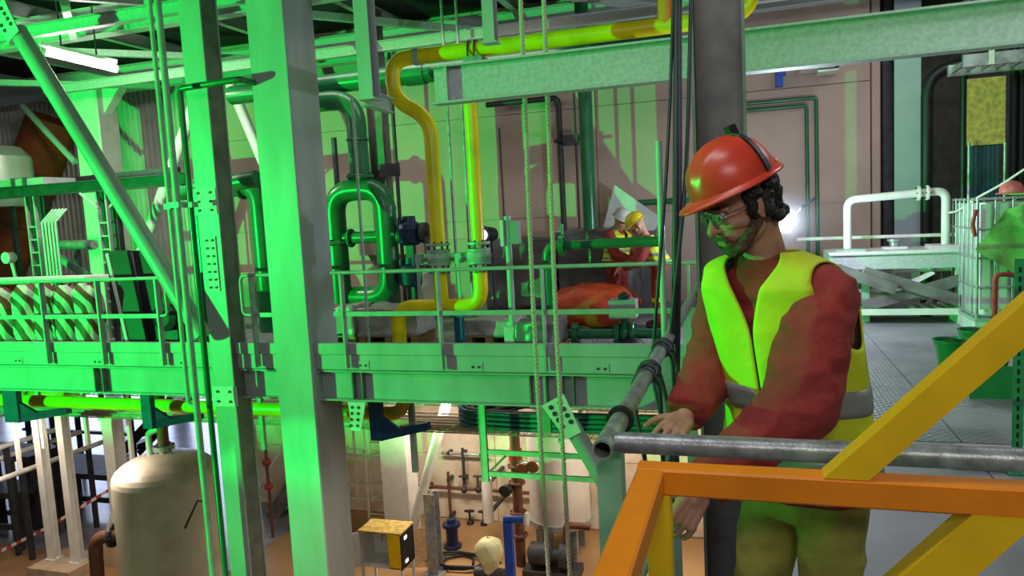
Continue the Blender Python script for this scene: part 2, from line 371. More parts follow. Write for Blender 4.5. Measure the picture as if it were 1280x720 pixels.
# --- lower back wall and the daylight windows far behind it on the left
xl = at(322, 600, Y=13.6).x
lw = MB().box((xl, 13.6, ZL), (7, 13.8, -0.3)).build('wall_lower_back', 'lwall', kind='structure')
z0 = ZL
for i in range(7):
    x0 = xl+i*1.9; x1 = min(x0+1.9, 7)
    for j in range(3): MB().box((x0+.008, 13.57, ZL+0.02+j*1.35), (x1-.008, 13.61, ZL+0.02+(j+1)*1.35-.012)).build('wall_panel', 'lwall', lw)
MB().box((-36, 23.6, ZL), (2, 23.8, 5.3)).build('wall_lower_far', 'dark', kind='structure')
wn = 0
for x0, x1, z0, z1 in ((-34.5, -32.0, -4.3, 1.9), (-31.2, -28.7, -4.3, 1.9), (-27.9, -25.4, -4.3, 1.9), (-24.6, -22.1, -4.3, 1.9), (-21.3, -18.8, -4.3, 1.9)):
    wn += 1; wdw = MB()
    for a, b in (((x0-.08, 23.45, z0-.08), (x1+.08, 23.6, z0)), ((x0-.08, 23.45, z1), (x1+.08, 23.6, z1+.08)), ((x0-.08, 23.45, z0), (x0, 23.6, z1)), ((x1, 23.45, z0), (x1+.08, 23.6, z1))): wdw.box(a, b)
    o = wdw.build('window_%d' % wn, 'dark', kind='structure')
    for i in range(2):
        for j in range(5):
            a = x0+(x1-x0)*i/2; b = x0+(x1-x0)*(i+1)/2; c = z0+(z1-z0)*j/5; d = z0+(z1-z0)*(j+1)/5
            MB().box((a+.03, 23.5, c+.03), (b-.03, 23.53, d-.03)).build('pane', 'panelight', o)
MB().box((-36.2, -1, ZL), (-36, 24, 5.3)).build('wall_far_left', 'web', kind='structure')
# --- roof with its framing (parts of the ceiling)
ce = MB().box((-36, 2.6, 5.3), (7.2, 24, 5.42)).build('ceiling', 'roof', kind='structure')
def rb(p, q, h=0.36, w_=0.2, m='beam', name='roof_beam'): return MB().ibeam(p, q, h, w_).build(name, m, ce)
for y, z, h in ((6.4, 4.9, 0.42), (9.2, 4.85, 0.42), (12.4, 4.78, 0.5)): rb((-17.5, y, z), (7, y, z), h)
for x in (-15.5, -13.0, -10.6, -8.3, -6.0, -3.7, -1.4, 1.0, 3.4): rb((x, 2.8, 5.14), (x, 13, 5.14), 0.22, 0.12, 'beam', 'purlin')
for x0, y0, x1, y1, z in ((-12.5, 6.6, -9.5, 9.0, 4.75), (-9.4, 6.6, -7.0, 9.0, 4.72), (-7.2, 6.6, -9.6, 9.0, 4.62), (-5.6, 6.6, -3.4, 9.0, 4.7), (-3.2, 6.6, -5.8, 9.0, 4.6),
     (-2.8, 6.6, -0.6, 9.0, 4.7), (-0.4, 6.6, -2.6, 9.0, 4.6), (-6.0, 9.4, -3.6, 12.2, 4.6), (-3.2, 9.4, -0.8, 12.2, 4.6), (-10.5, 9.4, -7.5, 12.2, 4.6), (-7.6, 9.4, -10.4, 12.2, 4.5), (-14.0, 9.4, -11.0, 12.2, 4.5)):
    MB().bar((x0, y0, z), (x1, y1, z), 0.10, 0.10).build('roof_brace', 'beam', ce)
for x in (-9.6, -7.2, -5.1, -2.6, -0.2): MB().box((x-.04, 7.9, 4.3), (x+.04, 7.98, 5.05)).build('roof_hanger', 'beam', ce)
for y, z in ((7.9, 4.42), (10.6, 4.3)): rb((-12, y, z), (1, y, z), 0.16, 0.1, 'beam', 'roof_channel')
# ================================================================== columns, beams, braces
c = thing('steel_column', 'thick pale box column, its front green and its side grey, nearest on the left', 'column', (-4.998, 7.5, ZL))
b = MB().cbar((-4.998, 7.5, ZL), (-4.998, 7.5, 5.3), 0.484, 0.595, 0.014, up=(0, 1, 0)); b.build('shaft', 'column', c)
MB().box((-5.3, 7.15, ZL), (-4.7, 7.85, ZL+.04)).build('base_plate', 'column', c)
# left column, an H section with bolted splices
c = thing('steel_column', 'green-lit H column with bolted splice plates carrying the walkway', 'column', (-5.98, 7.35, ZL))
MB().ibeam((-5.98, 7.35, ZL), (-5.98, 7.35, 5.3), 0.30, 0.29, 0.02, 0.014, up=(0, 1, 0)).build('shaft', 'column', c)
MB().box((-6.105, 7.212, ZL), (-5.85, 7.488, ZL+.04)).build('base_plate', 'column', c)
MB().box((-5.87, 7.22, ZL+0.05), (-5.845, 7.48, 5.2)).build('side_plate', 'web', c)
def splice(p0, p1, par, cols, rows):
    f = MB().box(p0, p1).build('splice_plate', 'pale', par); q = MB()
    for i in range(cols):
        for j in range(rows):
            x_ = p0[0]+(p1[0]-p0[0])*(i+.5)/cols; z_ = p0[2]+(p1[2]-p0[2])*(j+.5)/rows
            q.lathe((x_, p0[1]-.018, z_), (0, 1, 0), [(0, .016), (.02, .016)], 6, False)
    q.build('bolts', 'dark', f, kind='stuff')
pz = at(258, 252, Y=7.2); splice((-6.16, 7.18, pz.z-.15), (-5.82, 7.2, pz.z+.15), c, 2, 3)
pz = at(262, 330, Y=7.2); splice((-6.06, 7.185, pz.z-.32), (-5.9, 7.2, pz.z+.32), c, 2, 7)
pz = at(280, 495, Y=7.2); splice((-6.14, 7.18, pz.z-.12), (-5.8, 7.2, pz.z+.12), c, 2, 2)
# right column, an H section seen into its web
c = thing('steel_column', 'dark grey H column rising behind the worker in the orange helmet', 'column', (-0.155, 4.65, ZL))
MB().ibeam((-0.155, 4.65, ZL), (-0.155, 4.65, 5.3), 0.30, 0.30, 0.018, 0.012, up=(1, 0, 0)).build('shaft', 'web', c)
MB().box((-0.3, 4.5, ZL), (-0.01, 4.8, ZL+.04)).build('base_plate', 'web', c)
# big beam across the top
c = thing('steel_beam', 'long green-lit I-beam crossing the top of the view below the yellow pipe', 'beam', (0.4, 5.8, 2.57))
MB().ibeam((-2.45, 5.8, 2.725), (3.4, 5.8, 2.725), 0.305, 0.14, 0.016, 0.012).build('beam_profile', 'beam', c)
MB().box((-2.33, 5.733, 2.589), (-2.315, 5.792, 2.861)).build('stiffener', 'beam', c)
# walkway edge: fascia channel + girder, in two lengths either side of the left column
def walk_edge(x0, x1, lab, stiff):
    f = thing('walkway_fascia', 'folded green-lit toe board plate along the walkway edge, '+lab, 'toe board', ((x0+x1)/2, YW, 0.0))
    MB().prism([(x0, YW-.012, 0), (x0, YW-.012, .165), (x0, YW-.03, .175), (x0, YW-.03, .30), (x0, YW+.04, .30), (x0, YW+.04, .288), (x0, YW-.018, .288), (x0, YW-.018, .18), (x0, YW, .17), (x0, YW, 0)], (x1-x0, 0, 0)).build('folded_plate', 'column', f)
    MB().box((x0, YW-.012, -0.015), (x1, YW+.07, 0.0)).build('kerb_angle', 'web', f)
    x = x0+0.6
    while x < x1-0.2:
        g = MB()
        for s_ in (-.035, .035): g.lathe((x+s_, YW-.03, .05), (0, 1, 0), [(0, .014), (.02, .014)], 6, False)
        p = MB().box((x-.075, YW-.02, .01), (x+.075, YW-.012, .1)).build('fixing_plate', 'column', f); g.build('bolts', 'dark', p, kind='stuff'); x += 1.35
    g = thing('walkway_girder', 'green-lit I-girder under the walkway, '+lab, 'girder', ((x0+x1)/2, YW+.05, -0.37))
    MB().ibeam((x0, YW+.09, -0.195), (x1, YW+.09, -0.195), 0.35, 0.18, 0.016, 0.01).build('girder_profile', 'column', g)
    for x in stiff: MB().box((x-.008, YW+.004, -0.35), (x+.008, YW+.084, -0.04)).build('stiffener', 'web', g)
sx = lambda px: at(px, 480, Y=YW).x
walk_edge(-12.6, -6.14, 'left of the splice-plated column', [sx(128), sx(118)])
walk_edge(-5.82, -5.25, 'between the two big columns', [])
walk_edge(-4.75, -0.36, 'right of the thick box column', [sx(440), sx(452), sx(662), sx(682), sx(702), sx(716)])
# upper diagonal tube brace with a perforated gusset
def brace(p, q, r, label, gus, m='column'):
    p, q = V(p), V(q); t = thing('diagonal_brace', label, 'brace', (p+q)/2 if p.z > q.z else p)
    MB().tube([p, q], r, 16).build('brace_tube', m, t)
    d = (q-p).normalized(); sd = d.cross(V((0, 1, 0))).normalized()
    for e, s_ in gus:
        c0 = p if e == 0 else q; dd = d*(-1 if e == 0 else 1)
        pl = [c0-dd*.12-sd*r*1.0, c0-dd*.12+sd*r*1.0, c0+dd*s_+sd*r*1.5, c0+dd*s_-sd*r*1.5]
        g = MB().prism([v-V((0, r+.012, 0)) for v in pl], (0, .014, 0)).build('gusset_plate', 'pale', t)
        h = MB()
        for i in range(4):
            for j in (-1, 1): h.lathe(c0+dd*(s_*(i+.2)/4)+sd*(j*r*.6)-V((0, r+.02, 0)), (0, 1, 0), [(0, .025), (.012, .025)], 8, False)
        h.build('bolts', 'dark', g, kind='stuff')
    return t
brace(at(22, 38, Y=7.05), at(254, 420, Y=7.05), 0.105, 'thick round diagonal brace rising left from the splice-plated column to the roof', [(0, .3)])
brace(at(712, 528, Y=6.9), at(778, 640, Y=6.9), 0.085, 'round green brace dropping right from a bolted gusset under the walkway', [(0, .28)])
b = at(447, 506, Y=7.2)
g = thing('gusset_plate', 'small bolted gusset plate under the girder beside the thick box column', 'gusset', b-V((0, 0, .2)))
MB().prism([b+V((-.12, 0, .03)), b+V((.1, 0, .03)), b+V((.02, 0, -.3)), b+V((-.1, 0, -.3))], (0, .014, 0)).build('plate', 'pale', g)
h = MB()
for i in range(4):
    for j in (-1, 1): h.lathe(b+V((-.03+j*.04-.01*i, -.008, -.03-.07*i)), (0, 1, 0), [(0, .018), (.01, .018)], 8, False)
h.build('bolts', 'dark', g, kind='stuff')
brace(at(28, 132, Y=11.5), at(94, 203, Y=11.5), 0.06, 'thin pale brace far left leaning onto the white column', [])
p_, q_ = at(236, 150, Y=11.0), at(172, 330, Y=11.0)
brace(p_+(p_-q_)*.25, q_+(q_-p_)*((q_.z-.02)/(p_.z-q_.z)), 0.10, 'white tube brace leaning behind the splice-plated column', [], 'white')
p_, q_ = at(286, 100, Y=11.0), at(330, 205, Y=11.0)
brace(p_, q_+(q_-p_)*((q_.z-.02)/(p_.z-q_.z)), 0.09, 'white tube brace seen between the two big columns', [], 'white')
# white column far left
x0 = at(100, 200, Y=11.6).x; x1 = at(131, 200, Y=11.6).x
c = thing('steel_column', 'white column standing before the corrugated cladding', 'column', ((x0+x1)/2, 11.8, 0))
MB().cbar(((x0+x1)/2, 11.8, 0), ((x0+x1)/2, 11.8, 4.55), x1-x0, .5, .02, up=(0, 1, 0)).build('shaft', 'white', c)
MB().prism([(x0-.9, 11.7, 4.55), (x1+.5, 11.7, 4.55), (x1, 11.7, 4.0), (x0, 11.7, 4.0)], (0, .2, 0)).build('bracket', 'white', c)
# hanging posts from the roof
def hpost(px0, px1, pyb, Y, label, m='column', top=5.3):
    a, b = at(px0, pyb, Y=Y), at(px1, pyb, Y=Y); w_ = b.x-a.x
    t = thing('hanging_post', label, 'post', ((a.x+b.x)/2, Y+w_*.6, a.z))
    MB().ibeam(((a.x+b.x)/2, Y+w_*.6, a.z), ((a.x+b.x)/2, Y+w_*.6, top), w_*1.15, w_, .012, .008, up=(0, 1, 0)).build('shaft', m, t)
    MB().box((a.x-.02, Y-.01, a.z-.015), (b.x+.02, Y+w_*1.2, a.z)).build('foot_plate', m, t)
hpost(449, 466, 123, 6.6, 'pale green-lit post hanging from the roof beside the thick box column')
hpost(604, 618, 52, 6.9, 'pale post hanging from the roof down to the yellow pipe')
a = at(455, 128, Y=10.6); b = at(475, 230, Y=10.6)
c = thing('steel_column', 'slim dark H column behind the large green pipe loop', 'column', (a.x+.1, 10.7, 0))
MB().ibeam((a.x+.14, 10.75, 0), (a.x+.14, 10.75, 4.9), .26, .24, .012, .01, up=(1, 0, 0)).build('shaft', 'web', c)
q = at(484, 213, Y=10.6); MB().box((q.x-.12, 10.58, q.z-.1), (q.x+.22, 10.6, q.z+.1)).build('bracket', 'dark', c)
c = thing('steel_beam', 'grey beam running away into the roof beside the hanging post', 'beam', (-4.2, 7.9, 3.1))
MB().ibeam(at(458, 122, Y=7.0), at(488, 133, Y=8.2), .17, .12).build('beam_profile', 'beam', c)
# ================================================================== handrails of the walkway
def handrail(px0, px1, posts, label, endloop=None, y=YW-.075):
    x0, x1 = at(px0, 345, Y=y).x, at(px1, 345, Y=y).x
    t = thing('handrail', label, 'handrail', ((x0+x1)/2, y, 0.03))
    if endloop == 'right':
        MB().tube([(x0, y, 1.1), (x1, y, 1.1), (x1, y, .64), (x1-.14, y, .64)], .021, 10, bend=.08).build('top_rail', 'railgrey', t); MB().box((x0, y-.012, .615), (x1-.14, y+.012, .665)).build('mid_rail', 'railgrey', t)
    elif endloop == 'left':
        MB().tube([(x1, y, 1.1), (x0, y, 1.1), (x0, y, .64), (x0+.14, y, .64)], .021, 10, bend=.08).build('top_rail', 'railgrey', t); MB().box((x0+.14, y-.012, .615), (x1, y+.012, .665)).build('mid_rail', 'railgrey', t)
    else:
        MB().tube([(x0, y, 1.1), (x1, y, 1.1)], .021, 10).build('top_rail', 'railgrey', t); MB().box((x0, y-.012, .615), (x1, y+.012, .665)).build('mid_rail', 'railgrey', t)
    for p in posts:
        x = at(p, 400, Y=y).x; MB().box((x-.011, y-.035, .03), (x+.011, y+.04, 1.085)).build('post', 'railgrey', t)
handrail(-60, 205, [56, 126, 200, -20], 'green-lit handrail left of the splice-plated column with a looped end', 'right')
handrail(300, 350, [318], 'short handrail piece between the two big columns with a looped end', 'left')
handrail(414, 880, [430, 550, 680, 862], 'long green-lit handrail in front of the yellow and green pipes')
# ================================================================== yellow gas pipe
YP = 8.5; r = .092
A = lambda x, y, Y=YP: at(x, y, Y=Y)
def vy(p, Y=YP): return V((p.x, Y, p.z))
zt = 3.6
xr, xL = A(941, 10).x, A(490, 90).x
d1 = A(541, 200).x; d2 = A(593, 220).x; zm = A(545, 383).z; xe = A(498, 400).x
za = A(493, 112).z; zb = A(533, 148).z; zl = A(400, 514).z
yp = thing('gas_pipe', 'bright yellow gas pipe running under the roof, dropping behind the walkway and along below it', 'pipe', (d1, YP, 0))
MB().tube([(xr, YP, 5.1), (xr, YP, zt), (xL, YP, zt), (xL, YP, za-.12), (d1, YP, zb), (d1, YP, A(541, 308).z)], r, 18, bend=.32, bn=7).build('pipe_run', 'yellow', yp)
zr2 = 3.36
MB().tube([(A(800, 60).x, YP-.02, zr2+.02), (d2, YP-.02, zr2), (d2, YP, zr2-.7), (d2, YP, A(599, 308).z)], r*.9, 18, bend=.3, bn=7).build('pipe_run', 'yellow', yp)
zv0, zv1 = A(541, 308).z, A(541, 336).z
MB().tube([(d1, YP, zv1), (d1, YP, zm)], r*.95, 16).build('pipe_run', 'yellow', yp)
MB().tube([(d2, YP, zv1), (d2, YP, zm), (xe, YP, zm), (xe, YP, zl), (A(-40, 500).x, YP, zl)], r, 18, bend=.24, bn=7).build('pipe_run', 'yellow', yp)
MB().tube([(A(832, 30).x, YP-.0, zt), (A(832, 30).x, YP, 5.0)], r, 16).build('pipe_run', 'orange', yp)
for x in (d1, d2):
    for z in (zv0+.02, zv0-.06, zv1+.06, zv1-.02): flange(yp, (x, YP, z), (0, 0, 1), .15, .035, 8, 'gtube')
    vb = MB().lathe((x, YP, zv1+.05), (0, 0, 1), [(0, .13), (.05, .15), ((zv0-zv1-.1)*.5, .16), (zv0-zv1-.15, .15), (zv0-zv1-.1, .13)], 18).build('valve_body', 'gtube', yp)
    MB().tube([(x-.15, YP-.03, (zv0+zv1)/2), (x-.22, YP-.06, (zv0+zv1)/2)], .02, 8).build('valve_stem', 'gtube', vb)
    MB().box((x-.27, YP-.12, (zv0+zv1)/2-.07), (x-.19, YP-.02, (zv0+zv1)/2+.05)).build('gearbox', 'gtube', vb)
    MB().box((x-.25, YP-.14, (zv0+zv1)/2-.5), (x-.21, YP-.12, (zv0+zv1)/2-.02)).build('lever', 'gtube', vb)
cx = A(592, 64).x
for dx in (-.04, .04):
    MB().tube([(cx+dx, YP-.1, zt-.14), (cx+dx, YP-.112, zt), (cx+dx, YP-.06, zt+.1), (cx+dx, YP+.06, zt+.1), (cx+dx, YP+.112, zt), (cx+dx, YP+.1, zt-.14)], .012, 8, bend=.05).build('u_bolt', 'dark', yp)
MB().box((cx-.09, YP-.14, zt-.4), (cx+.14, YP+.14, zt-.1)).build('pipe_shoe', 'steel', yp)
MB().lathe((xL+.32, YP, zt), (1, 0, 0), [(0, r+.012), (.07, r+.012)], 18).build('collar', 'gtube', yp)
p = A(574, 404); MB().box((p.x-.05, YP-.05, 0.0), (p.x+.05, YP+.05, zm-.1)).build('pipe_support', 'blue', yp); MB().box((p.x-.09, YP-.08, zm-.13), (p.x+.09, YP+.08, zm-.095)).build('support_head', 'blue', yp)
# second yellow pipe under the deck, further back on the left
q0, q1 = at(60, 494, Y=10.2), at(-60, 506, Y=10.2)
t = thing('gas_pipe', 'short bend of yellow pipe behind the blue hanger at the far left below the deck', 'pipe', V((q0.x, 10.2, q0.z-.1)))
MB().tube([V((q0.x+.5, 11.6, q0.z)), V((q0.x+.3, 10.2, q0.z)), V((q1.x, 9.9, q0.z))], .1, 16, bend=.5).build('pipe_run', 'yellow', t)
# blue L hangers below the deck
def hanger(px, pyt, pyb, label, wpx=26, reach=.42, Y=8.05):
    a = at(px, pyt, Y=Y); b = at(px, pyb, Y=Y); w_ = wpx/FPX*(Y/.8)
    zt_ = -.06
    t = thing('pipe_hanger', label, 'hanger', (a.x, Y, b.z))
    MB().box((a.x-w_/2, Y, b.z), (a.x+w_/2, Y+.09, zt_)).build('drop_arm', 'blue', t)
    MB().prism([(a.x+w_/2, Y+.02, b.z), (a.x+w_/2+reach, Y+.45, b.z+.02), (a.x+w_/2+reach, Y+.45, b.z+.12), (a.x+w_/2, Y+.02, b.z+.12)], (0, .09, 0)).build('foot_arm', 'blue', t)
    MB().prism([(a.x+w_/2, Y+.03, b.z+.12), (a.x+w_/2+.16, Y+.15, b.z+.12), (a.x+w_/2, Y+.03, b.z+.3)], (0, .05, 0)).build('gusset', 'blue', t)
hanger(10, 486, 528, 'blue L-shaped pipe hanger at the left edge of the view')
hanger(180, 490, 536, 'blue L-shaped pipe hanger above the dome of the tank', 15)
hanger(467, 500, 551, 'blue L-shaped pipe hanger just right of the thick box column', 15)
# ================================================================== green pipework
def pipe(label, runs, loc, m='gpipe', flanges=(), n=18, bend=.3, cat='pipe', name='pipe', group=None):
    t = thing(name, label, cat, loc, group)
    for pts, r_ in runs: MB().tube(pts, r_, n, bend=bend, bn=7).build('pipe_run', m, t)
    for p, d, r_, th in flanges: flange(t, p, d, r_, th, 8, m)
    return t
Y = 9.8; g = lambda x, y, Y_=Y: V((at(x, y, Y=Y_).x, Y_, at(x, y, Y=Y_).z))
xl_, xr_ = g(421, 300).x, g(484, 300).x; zt_ = g(450, 237).z; zb_ = g(450, 372).z; zh = g(450, 297).z
loop = pipe('big dark green pipe loop with rounded corners behind the walkway rail', [
   ([(xl_, Y, 0.0), (xl_, Y, zt_), (xr_, Y, zt_), (xr_, Y, zb_), (xl_+.16, Y+.1, zb_)], 0.16),
   ([(xl_+.14, Y, zh), (xr_+.32, Y, zh)], .09)], (xl_, Y, 0), bend=.34,
   flanges=[((xl_, Y, g(420, 303).z), (0, 0, 1), .23, .05), ((xl_+.24, Y, zh), (1, 0, 0), .14, .04), ((xr_+.26, Y, zh), (1, 0, 0), .14, .04)])
MB().lathe((xr_, Y, g(484, 262).z), (0, 0, 1), [(0, .165), (.05, .165)], 18).build('collar', 'gpipe', loop)
def actuator(px, py, label):
    c = g(px, py); t = thing('valve_actuator', label, 'actuator', c-V((0, 0, .2)))
    b = MB().lathe(c-V((0, 0, .19)), (0, 0, 1), [(0, .12), (.04, .17), (.24, .19), (.3, .17), (.34, .1), (.42, .09)], 16); b.build('housing', 'navy', t)
    MB().lathe(c+V((-.2, 0, -.02)), (-1, 0, 0), [(0, .11), (.06, .11), (.08, .07), (.14, .06)], 14).build('motor', 'navy', t)
    MB().disc(c+V((.23, 0, -.02)), (1, 0, 0), .15, .07, 18).build('hand_wheel', 'dark', t)
    MB().tube([c+V((.1, 0, -.02)), c+V((.3, 0, -.02))], .04, 10).build('shaft', 'dark', t)
    for dx, dy in ((.1, -.1), (-.1, -.1)): MB().lathe(c+V((dx, dy, .1)), (0, 0, 1), [(0, .035), (.12, .03)], 8).build('cable_gland', 'navy', t)
    MB().box(c+V((-.06, -.05, -.5)), c+V((.06, .05, -.18))).build('pedestal', 'dark', t)
actuator(512, 290, 'dark blue valve actuator beside the green loop, the upper of the two')
actuator(514, 342, 'dark blue valve actuator beside the green loop, the lower of the two')
# large high pipe and the dark elbow below it
p0, p1 = at(388, 108, Y=9.9), at(575, 86, Y=9.9); zz = (p0.z+p1.z)/2
pipe('wide green pipe running level under the roof behind the hanging post', [([(p0.x-1.4, 9.9, zz), (p1.x+3.0, 9.9, zz)], .14)], (p0.x, 9.9, zz-.14), bend=0,
     flanges=[((at(520, 92, Y=9.9).x, 9.9, zz), (1, 0, 0), .16, .3)])
e = g(445, 150, 9.8); e0 = g(395, 128, 9.8)
pipe('dark green pipe elbow turning down behind the thick box column', [([(e0.x-.9, 9.8, e0.z), (e.x, 9.8, e0.z), (e.x, 9.8, zt_+.15)], .145)], (e.x, 9.8, 2), bend=.4,
     flanges=[((e.x, 9.8, g(445, 175, 9.8).z), (0, 0, 1), .165, .03), ((e.x, 9.8, zt_+.19), (0, 0, 1), .2, .05)])
e = g(322, 232, 9.9)
pipe('dark green pipe elbow seen between the two big columns', [([(e.x, 9.9, 0.0), (e.x, 9.9, e.z), (e.x-1.5, 9.9, e.z)], .15)], (e.x, 9.9, 0), bend=.3,
     flanges=[((e.x-.28, 9.9, e.z), (1, 0, 0), .2, .05)])
a, b = at(731, 112, Y=11.4), at(738, 287, Y=11.4)
pipe('upright green pipe before the back wall, left of the leaning sheet', [([(b.x, 11.4, 0.0), (b.x, 11.4, 5.2)], .105)], (b.x, 11.4, 0), bend=0)
# flanged green pipe in front of the two distant workers
Y = 8.9; x0 = g(707, 350).x; zt_ = g(740, 301).z; zl_ = g(740, 403).z; xe_ = g(836, 296).x
gp = pipe('green flanged pipe standing on the walkway before the two distant workers', [
   ([(x0, Y, 0.0), (x0, Y, zt_), (xe_, Y, zt_)], .062), ([(x0+.03, Y, zl_), (xe_+.1, Y, zl_)], .062)], (x0, Y, 0), bend=.16,
   flanges=[((g(723, 300).x, Y, zt_), (1, 0, 0), .135, .07), ((g(738, 403).x, Y, zl_), (1, 0, 0), .135, .07)])
MB().tube([(g(723, 300).x, Y, zt_+.1), (g(723, 300).x, Y, zt_+.26)], .02, 8).build('vent_stub', 'gpipe', gp)
vx = g(795, 402).x
flange(gp, (vx-.09, Y, zl_), (1, 0, 0), .14, .05, 8, 'gpipe'); flange(gp, (vx+.09, Y, zl_), (1, 0, 0), .14, .05, 8, 'gpipe')
vb = MB().ball((vx, Y, zl_), (.1, .11, .12)).build('valve_body', 'gpipe', gp)
MB().tube([(vx, Y, zl_+.08), (vx, Y, zl_+.2)], .05, 10).build('valve_neck', 'gpipe', vb)
MB().box((vx-.17, Y-.12, zl_+.2), (vx+.15, Y+.12, zl_+.42)).build('actuator_box', 'grey', vb)
MB().lathe((vx+.0, Y, zl_+.42), (0, 0, 1), [(0, .07), (.05, .08), (.09, .03)], 12).build('position_dial', 'black', vb)
MB().ball((vx+.09, Y-.1, zl_-.17), (.17, .12, .15)).build('float_drum', 'black', gp)
MB().box((vx-.5, Y-.06, 0), (vx-.4, Y+.06, zl_-.06)).build('pipe_support', 'pale', gp)
# ================================================================== thin conduits by the left column
def conduit(pts, r_, label, m='gtube', loc=None, bend=.06, clamps=()):
    pts = [V(p) for p in pts]; t = thing('conduit', label, 'conduit', loc or min(pts, key=lambda p: p.z))
    MB().tube(pts, r_, 10, bend=bend).build('conduit_run', m, t)
    for c in clamps: MB().box(V(c)-V((r_*1.7, r_*1.5, .03)), V(c)+V((r_*1.7, r_*1.5, .03))).build('clamp', 'gtube', t)
    return t
x = at(210, 240, Y=6.8).x; zb_ = at(232, 505, Y=6.8).z
conduit([(x, 6.8, 5.28), (x, 6.8, zb_), (x+.1, 6.8, zb_-.04), (x+.12, 6.8, zb_+.1)], .026, 'thin conduit with a hooked lower end left of the splice-plated column', clamps=[(x, 6.8, at(214, 258, Y=6.8).z)])
x = at(220, 240, Y=6.7).x
conduit([(x, 6.7, 5.28), (x, 6.7, ZL)], .038, 'long pale conduit beside the splice-plated column reaching to the lower floor', clamps=[(x, 6.7, at(223, 256, Y=6.7).z)])
x = at(233, 200, Y=6.95).x; zc = at(231, 110, Y=6.95).z
conduit([(x, 6.95, ZL), (x, 6.95, zc), (-5.2, 6.95, zc+.02), (-5.2, 7.19, zc+.02)], .035, 'dark green conduit climbing the column then turning level to the box column', 'gpipe', clamps=[(x, 6.95, at(240, 256, Y=6.95).z)])
x0 = at(300, 258, Y=8.3).x
x = at(205, 350, Y=8.0).x
conduit([(x+.35, 8.4, 0), (x+.35, 8.4, at(228, 240, Y=8.4).z), (x+1.3, 8.4, at(228, 230, Y=8.4).z)], .11, 'thick green pipe bend hidden behind the splice-plated column', 'gpipe', bend=.3)
for px, lab in ((563, 'thin grey pipe between the two yellow drops'), (581, 'thin grey pipe hugging the right yellow drop')):
    x = at(px, 200, Y=10.4).x; conduit([(x, 10.4, 0.0), (x, 10.4, 5.1)], .022, lab, 'steel')
x = at(456, 250, Y=8.8).x; conduit([(x, 8.65, 0.0), (x, 8.65, at(449, 120, Y=8.65).z)], .02, 'thin pale rod hanging in front of the green loop', 'gtube')
x = at(495, 200, Y=12.3).x; conduit([(x, 12.3, 0), (x, 12.3, 4.6)], .035, 'thin dark upright pipe behind the blue actuators', 'dark')
x = at(420, 210, Y=12.2).x; conduit([(x, 12.2, 0), (x, 12.2, 3.2)], .05, 'dark upright beside the thick box column near the wall', 'dark')
x = at(626, 200, Y=12.98).x; conduit([(x, 12.989, at(626, 275, Y=12.98).z), (x, 12.989, 3.2)], .012, 'thin dark wire drop on the back wall', 'dark')
a, b = at(690, 123, Y=12.7), at(702, 215, Y=12.7)
conduit([(a.x-1.2, 12.7, a.z), (b.x, 12.7, a.z), (b.x, 12.7, 0.1)], .05, 'dark wall pipe bending down behind the twisted ropes', 'dark', bend=.12)
x = at(723, 250, Y=12.6).x; conduit([(x, 12.6, 0), (x, 12.6, 4.6)], .02, 'thin dark rod next to the upright green pipe', 'dark')
q = at(714, 175, Y=12.6); t = thing('pipe_clamp', 'dark clamp block between the wall pipe and the upright green pipe', 'clamp', V((q.x, 12.6, q.z-.08)))
MB().box((q.x-.13, 12.55, q.z-.09), (q.x+.13, 12.65, q.z+.09)).build('block', 'dark', t); MB().tube([(q.x-.3, 12.6, q.z), (q.x+.3, 12.6, q.z)], .03, 8).build('bolt_rod', 'dark', t)
# ropes
def rope(px, py, Y, z0, z1, label, r_=.021, knot=None):
    x = at(px, py, Y=Y).x; t = MB(); n = int((z1-z0)/.012)
    for k in range(3):
        P = [V((x+.5*r_*math.cos(2*math.pi*(i/9+k/3))+.012*math.sin(i*.012), Y+.5*r_*math.sin(2*math.pi*(i/9+k/3)), z0+(z1-z0)*i/n)) for i in range(n+1)]
        t.tube(P, r_*.56, 5)
    if knot:
        for i in range(3): t.ball((x, Y, knot+i*.03), (r_*1.35, r_*1.35, .022), 10, 6)
    t.build('rope', 'rope', label=label, cat='rope')
rope(664, 300, 6.3, ZL+.4, 5.28, 'twisted pale rope hanging past the walkway, the left of the pair')
rope(692, 300, 6.3, ZL+.4, 5.28, 'twisted pale rope with a knot hanging past the walkway, the right of the pair', knot=at(689, 228, Y=6.3).z)
# ================================================================== tube lamp, left
a, b = at(57, 65, Y=8.2), at(141, 85, Y=8.9)
t = thing('tube_lamp', 'glowing fluorescent tube lamp under the roof at the upper left', 'lamp', (a+b)/2-V((0, 0, .06)))
d = (b-a).normalized()
MB().tube([a, b], .05, 12).build('glowing_tube', 'lamp', t)
MB().bar(a+V((0, 0, .1))-d*.06, b+V((0, 0, .1))+d*.06, .10, .05).build('lamp_housing', 'white', t)
for p in (a-d*.03, b+d*.03): MB().tube([p-d*.03, p+d*.03], .06, 10).build('end_cap', 'white', t)
for p in (a+d*.2, b-d*.2): MB().tube([p+V((0, 0, .13)), V((p.x, p.y, 5.3))], .012, 6).build('suspension_rod', 'dark', t)
light('tube_lamp_light', 'AREA', (a+b)/2-V((0, 0, .08)), 110, (1, 0.93, 0.9), (a+b)/2+V((0, 1.6, -3)), shape='RECTANGLE', size=1.2, size_y=.12)
